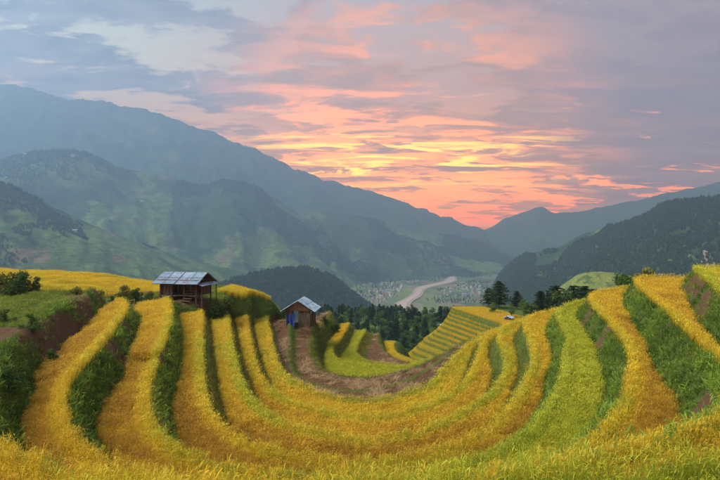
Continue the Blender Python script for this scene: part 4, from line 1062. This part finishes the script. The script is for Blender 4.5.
# bamboo rails on the ridge
def fence(pts, lab, hts=(.45, .8)):
    f_ = empty('bamboo_fence', (*pts[0], nh(*pts[0]))); tag(f_, lab, 'fence', None); o_ = f_.location
    P3 = [Vector((x, y, nh(x, y))) - o_ for x, y in pts]
    for p in P3: pole('post', M_bamboo, f_, p + Vector((0, 0, -.3)), p + Vector((random.gauss(0, .04), 0, 1.0)), .035, 6)
    for a_, b_ in zip(P3[:-1], P3[1:]):
        for h_ in hts: pole('rail', M_bamboo, f_, a_ + Vector((0, -.04, h_)), b_ + Vector((0, -.04, h_ + random.gauss(0, .05))), .03, 6)
fence([(-24.3, 40.2), (-22.4, 40.6), (-20.4, 41.3), (-18.6, 42.2)], 'bamboo rail fence in front of the shrubs near the head of the gold strip')
fence([(-23.0, 46.8), (-21.2, 47.6), (-19.6, 48.4)], 'short bamboo rail fence between the hedge and the stilt hut')

# two tiny sheds at the striped spur
def shed(x, y, z, rz, w, l, h, roofm, lab):
    s = empty('shed', (x, y, z), rz); tag(s, lab, 'shed')
    bpart('wall', M_plank, s, ((0, 0, h / 2 - .3), (l, w, h + .6)))
    rv = h + .22 * w
    V = [Vector((sx * (l / 2 + .25), sy * (w / 2 + .3), h - .08)) for sx in (-1, 1) for sy in (-1, 1)] + [Vector((sx * (l / 2 + .25), 0, rv)) for sx in (-1, 1)]
    V += [v + Vector((0, 0, .07)) for v in V]
    Fc = [(6, 10, 11, 8), (7, 9, 11, 10), (0, 2, 5, 4), (1, 4, 5, 3), (0, 6, 8, 2), (1, 3, 9, 7), (0, 4, 10, 6), (4, 1, 7, 10), (2, 8, 11, 5), (5, 11, 9, 3)]
    mesh_obj('roof', V, Fc, roofm, s); bpart('door', M_wood, s, ((-l / 2 - .03, .1, .8), (.06, .7, 1.6)))
x, d = unp(509, 321.5, -21.6); shed(x, d, mh(x, d) - .4, R(60), 1.6, 1.9, 1.2, M_tin2, 'tiny shed with a pale blue roof at the foot of the tall pine')
x, d = 25.4, 157.0; zz_ = (VH - 317.5) / F * d; shed(x, d, min(zz_, mh(x, d) + .3), R(20), 1.8, 2.2, 1.5, M_tin, 'tiny shed with a whitish roof at the edge of the wood')

# ------------------------------------------------------------------ valley town
wallm = [simple_mat('house_wall_white', (0.38, 0.36, 0.34), (0.48, 0.46, 0.43), .3), simple_mat('house_wall_cream', (0.45, 0.38, 0.28), (0.55, 0.47, 0.36), .3)]
roofm = [('red-brown', simple_mat('roof_red', (0.26, 0.09, 0.06), (0.36, 0.14, 0.09), .3)), ('grey', simple_mat('roof_grey', (0.20, 0.21, 0.24), (0.32, 0.34, 0.37), .3)), ('blue', simple_mat('roof_blue', (0.13, 0.20, 0.32), (0.22, 0.30, 0.42), .3)), ('pale', simple_mat('roof_pale', (0.36, 0.34, 0.33), (0.46, 0.44, 0.42), .3))]
hm = {}
for ri, (rn, rm) in enumerate(roofm):
    for wi, wm in enumerate(wallm):
        w, l, h = 9.0, 13.0, 6.5 + 2.5 * wi; V, Fc = [], []
        box(V, Fc, (0, 0, h / 2 - 1), (l, w, h + 2)); mi = [0] * len(Fc); b = len(V); rv = h + 2.6
        V += [Vector((sx * (l / 2 + .6), sy * (w / 2 + .7), h - .2)) for sx in (-1, 1) for sy in (-1, 1)] + [Vector((sx * (l / 2 + .6), 0, rv)) for sx in (-1, 1)]
        for f_ in ((0, 4, 5, 2), (1, 3, 5, 4), (0, 1, 4), (2, 5, 3), (0, 2, 3, 1)): Fc.append(tuple(b + q for q in f_)); mi.append(1)
        me = mesh_obj('valley_house', V, Fc, [wm, rm], link=False, midx=mi).data; hm[ri, wi] = me
def house(x, y, z, rz, ri, wi, s, lab, grp):
    o = bpy.data.objects.new('valley_house', hm[ri, wi]); COL.objects.link(o); o.location = (x, y, z); o.rotation_euler.z = rz; o.scale = (s, s, s * random.uniform(.85, 1.3)); tag(o, lab, 'house', grp)
hp = []
def try_house(u, v, spot):
    x, y = unp(u, v, ZV)
    if np.min(np.hypot(rc[:, 0] - x, rc[:, 1] - y)) < 75: return
    if any((x - a_) ** 2 + (y - b_) ** 2 < 420 for a_, b_ in hp): return
    hp.append((x, y)); ri = random.choices(range(4), [4, 3, 2, 4])[0]; wi = random.randrange(2)
    house(x, y, ZV, random.uniform(0, 3.14), ri, wi, random.uniform(.6, 1.05), f'small valley house with {roofm[ri][0]} roof and {("white", "cream")[wi]} walls {spot}', f'{roofm[ri][0]} roofed {("white", "cream")[wi]} houses {spot}')
for i in range(80): try_house(random.gauss(386, 9), random.uniform(281, 302), 'on the left bank of the river')
for i in range(60): try_house(random.uniform(372, 400), random.uniform(295, 303), 'on the left bank of the river')
for i in range(60): try_house(random.gauss(456, 13), random.uniform(276, 297), 'on the right bank of the river')
for i in range(40): try_house(random.uniform(472, 486), random.uniform(286, 300), 'on the right bank of the river')
for (hill, u, v, lab) in (('middle_hill', 24, 155, 'pale house alone on the crest of the middle hill'), ('middle_hill', 72, 158, 'pale house just below the top of the middle hill'), ('middle_hill', 142, 203, 'white house in a clearing half way up the middle hill'), ('cultivated_hill', 75, 233, 'white farmhouse among the green fields of the left slope')):
    PX, PY, PZ = HILLS[hill]; e_ = (U0 + PX / PY * F - u) ** 2 + (VH - PZ / PY * F - v) ** 2; e_[:, :28] = 1e9; k_ = np.unravel_index(np.argmin(e_), e_.shape)
    house(PX[k_], PY[k_], PZ[k_] + 3, 0.4, 3, 0, 1.1 if hill == 'middle_hill' else 0.8, lab, None)

# ------------------------------------------------------------------ haze
V, Fc = [], []; box(V, Fc, (1000, 2000, 616), (16500, 7000, 1770))
hz_o = mesh_obj('haze', V, Fc, []); tag(hz_o, 'pale blue evening haze filling the valley', 'haze', None, 'stuff')
m = bpy.data.materials.new('haze'); m.use_nodes = True; g = NT(m.node_tree)
pv = g.n('ShaderNodeVolumePrincipled'); pv.inputs['Color'].default_value = (0.41, 0.62, 0.89, 1); pv.inputs['Density'].default_value = 0.00030; pv.inputs['Anisotropy'].default_value = 0.6
o_ = g.n('ShaderNodeOutputMaterial'); g.put(o_.inputs['Volume'], pv.outputs[0])
hz_o.data.materials.append(m)
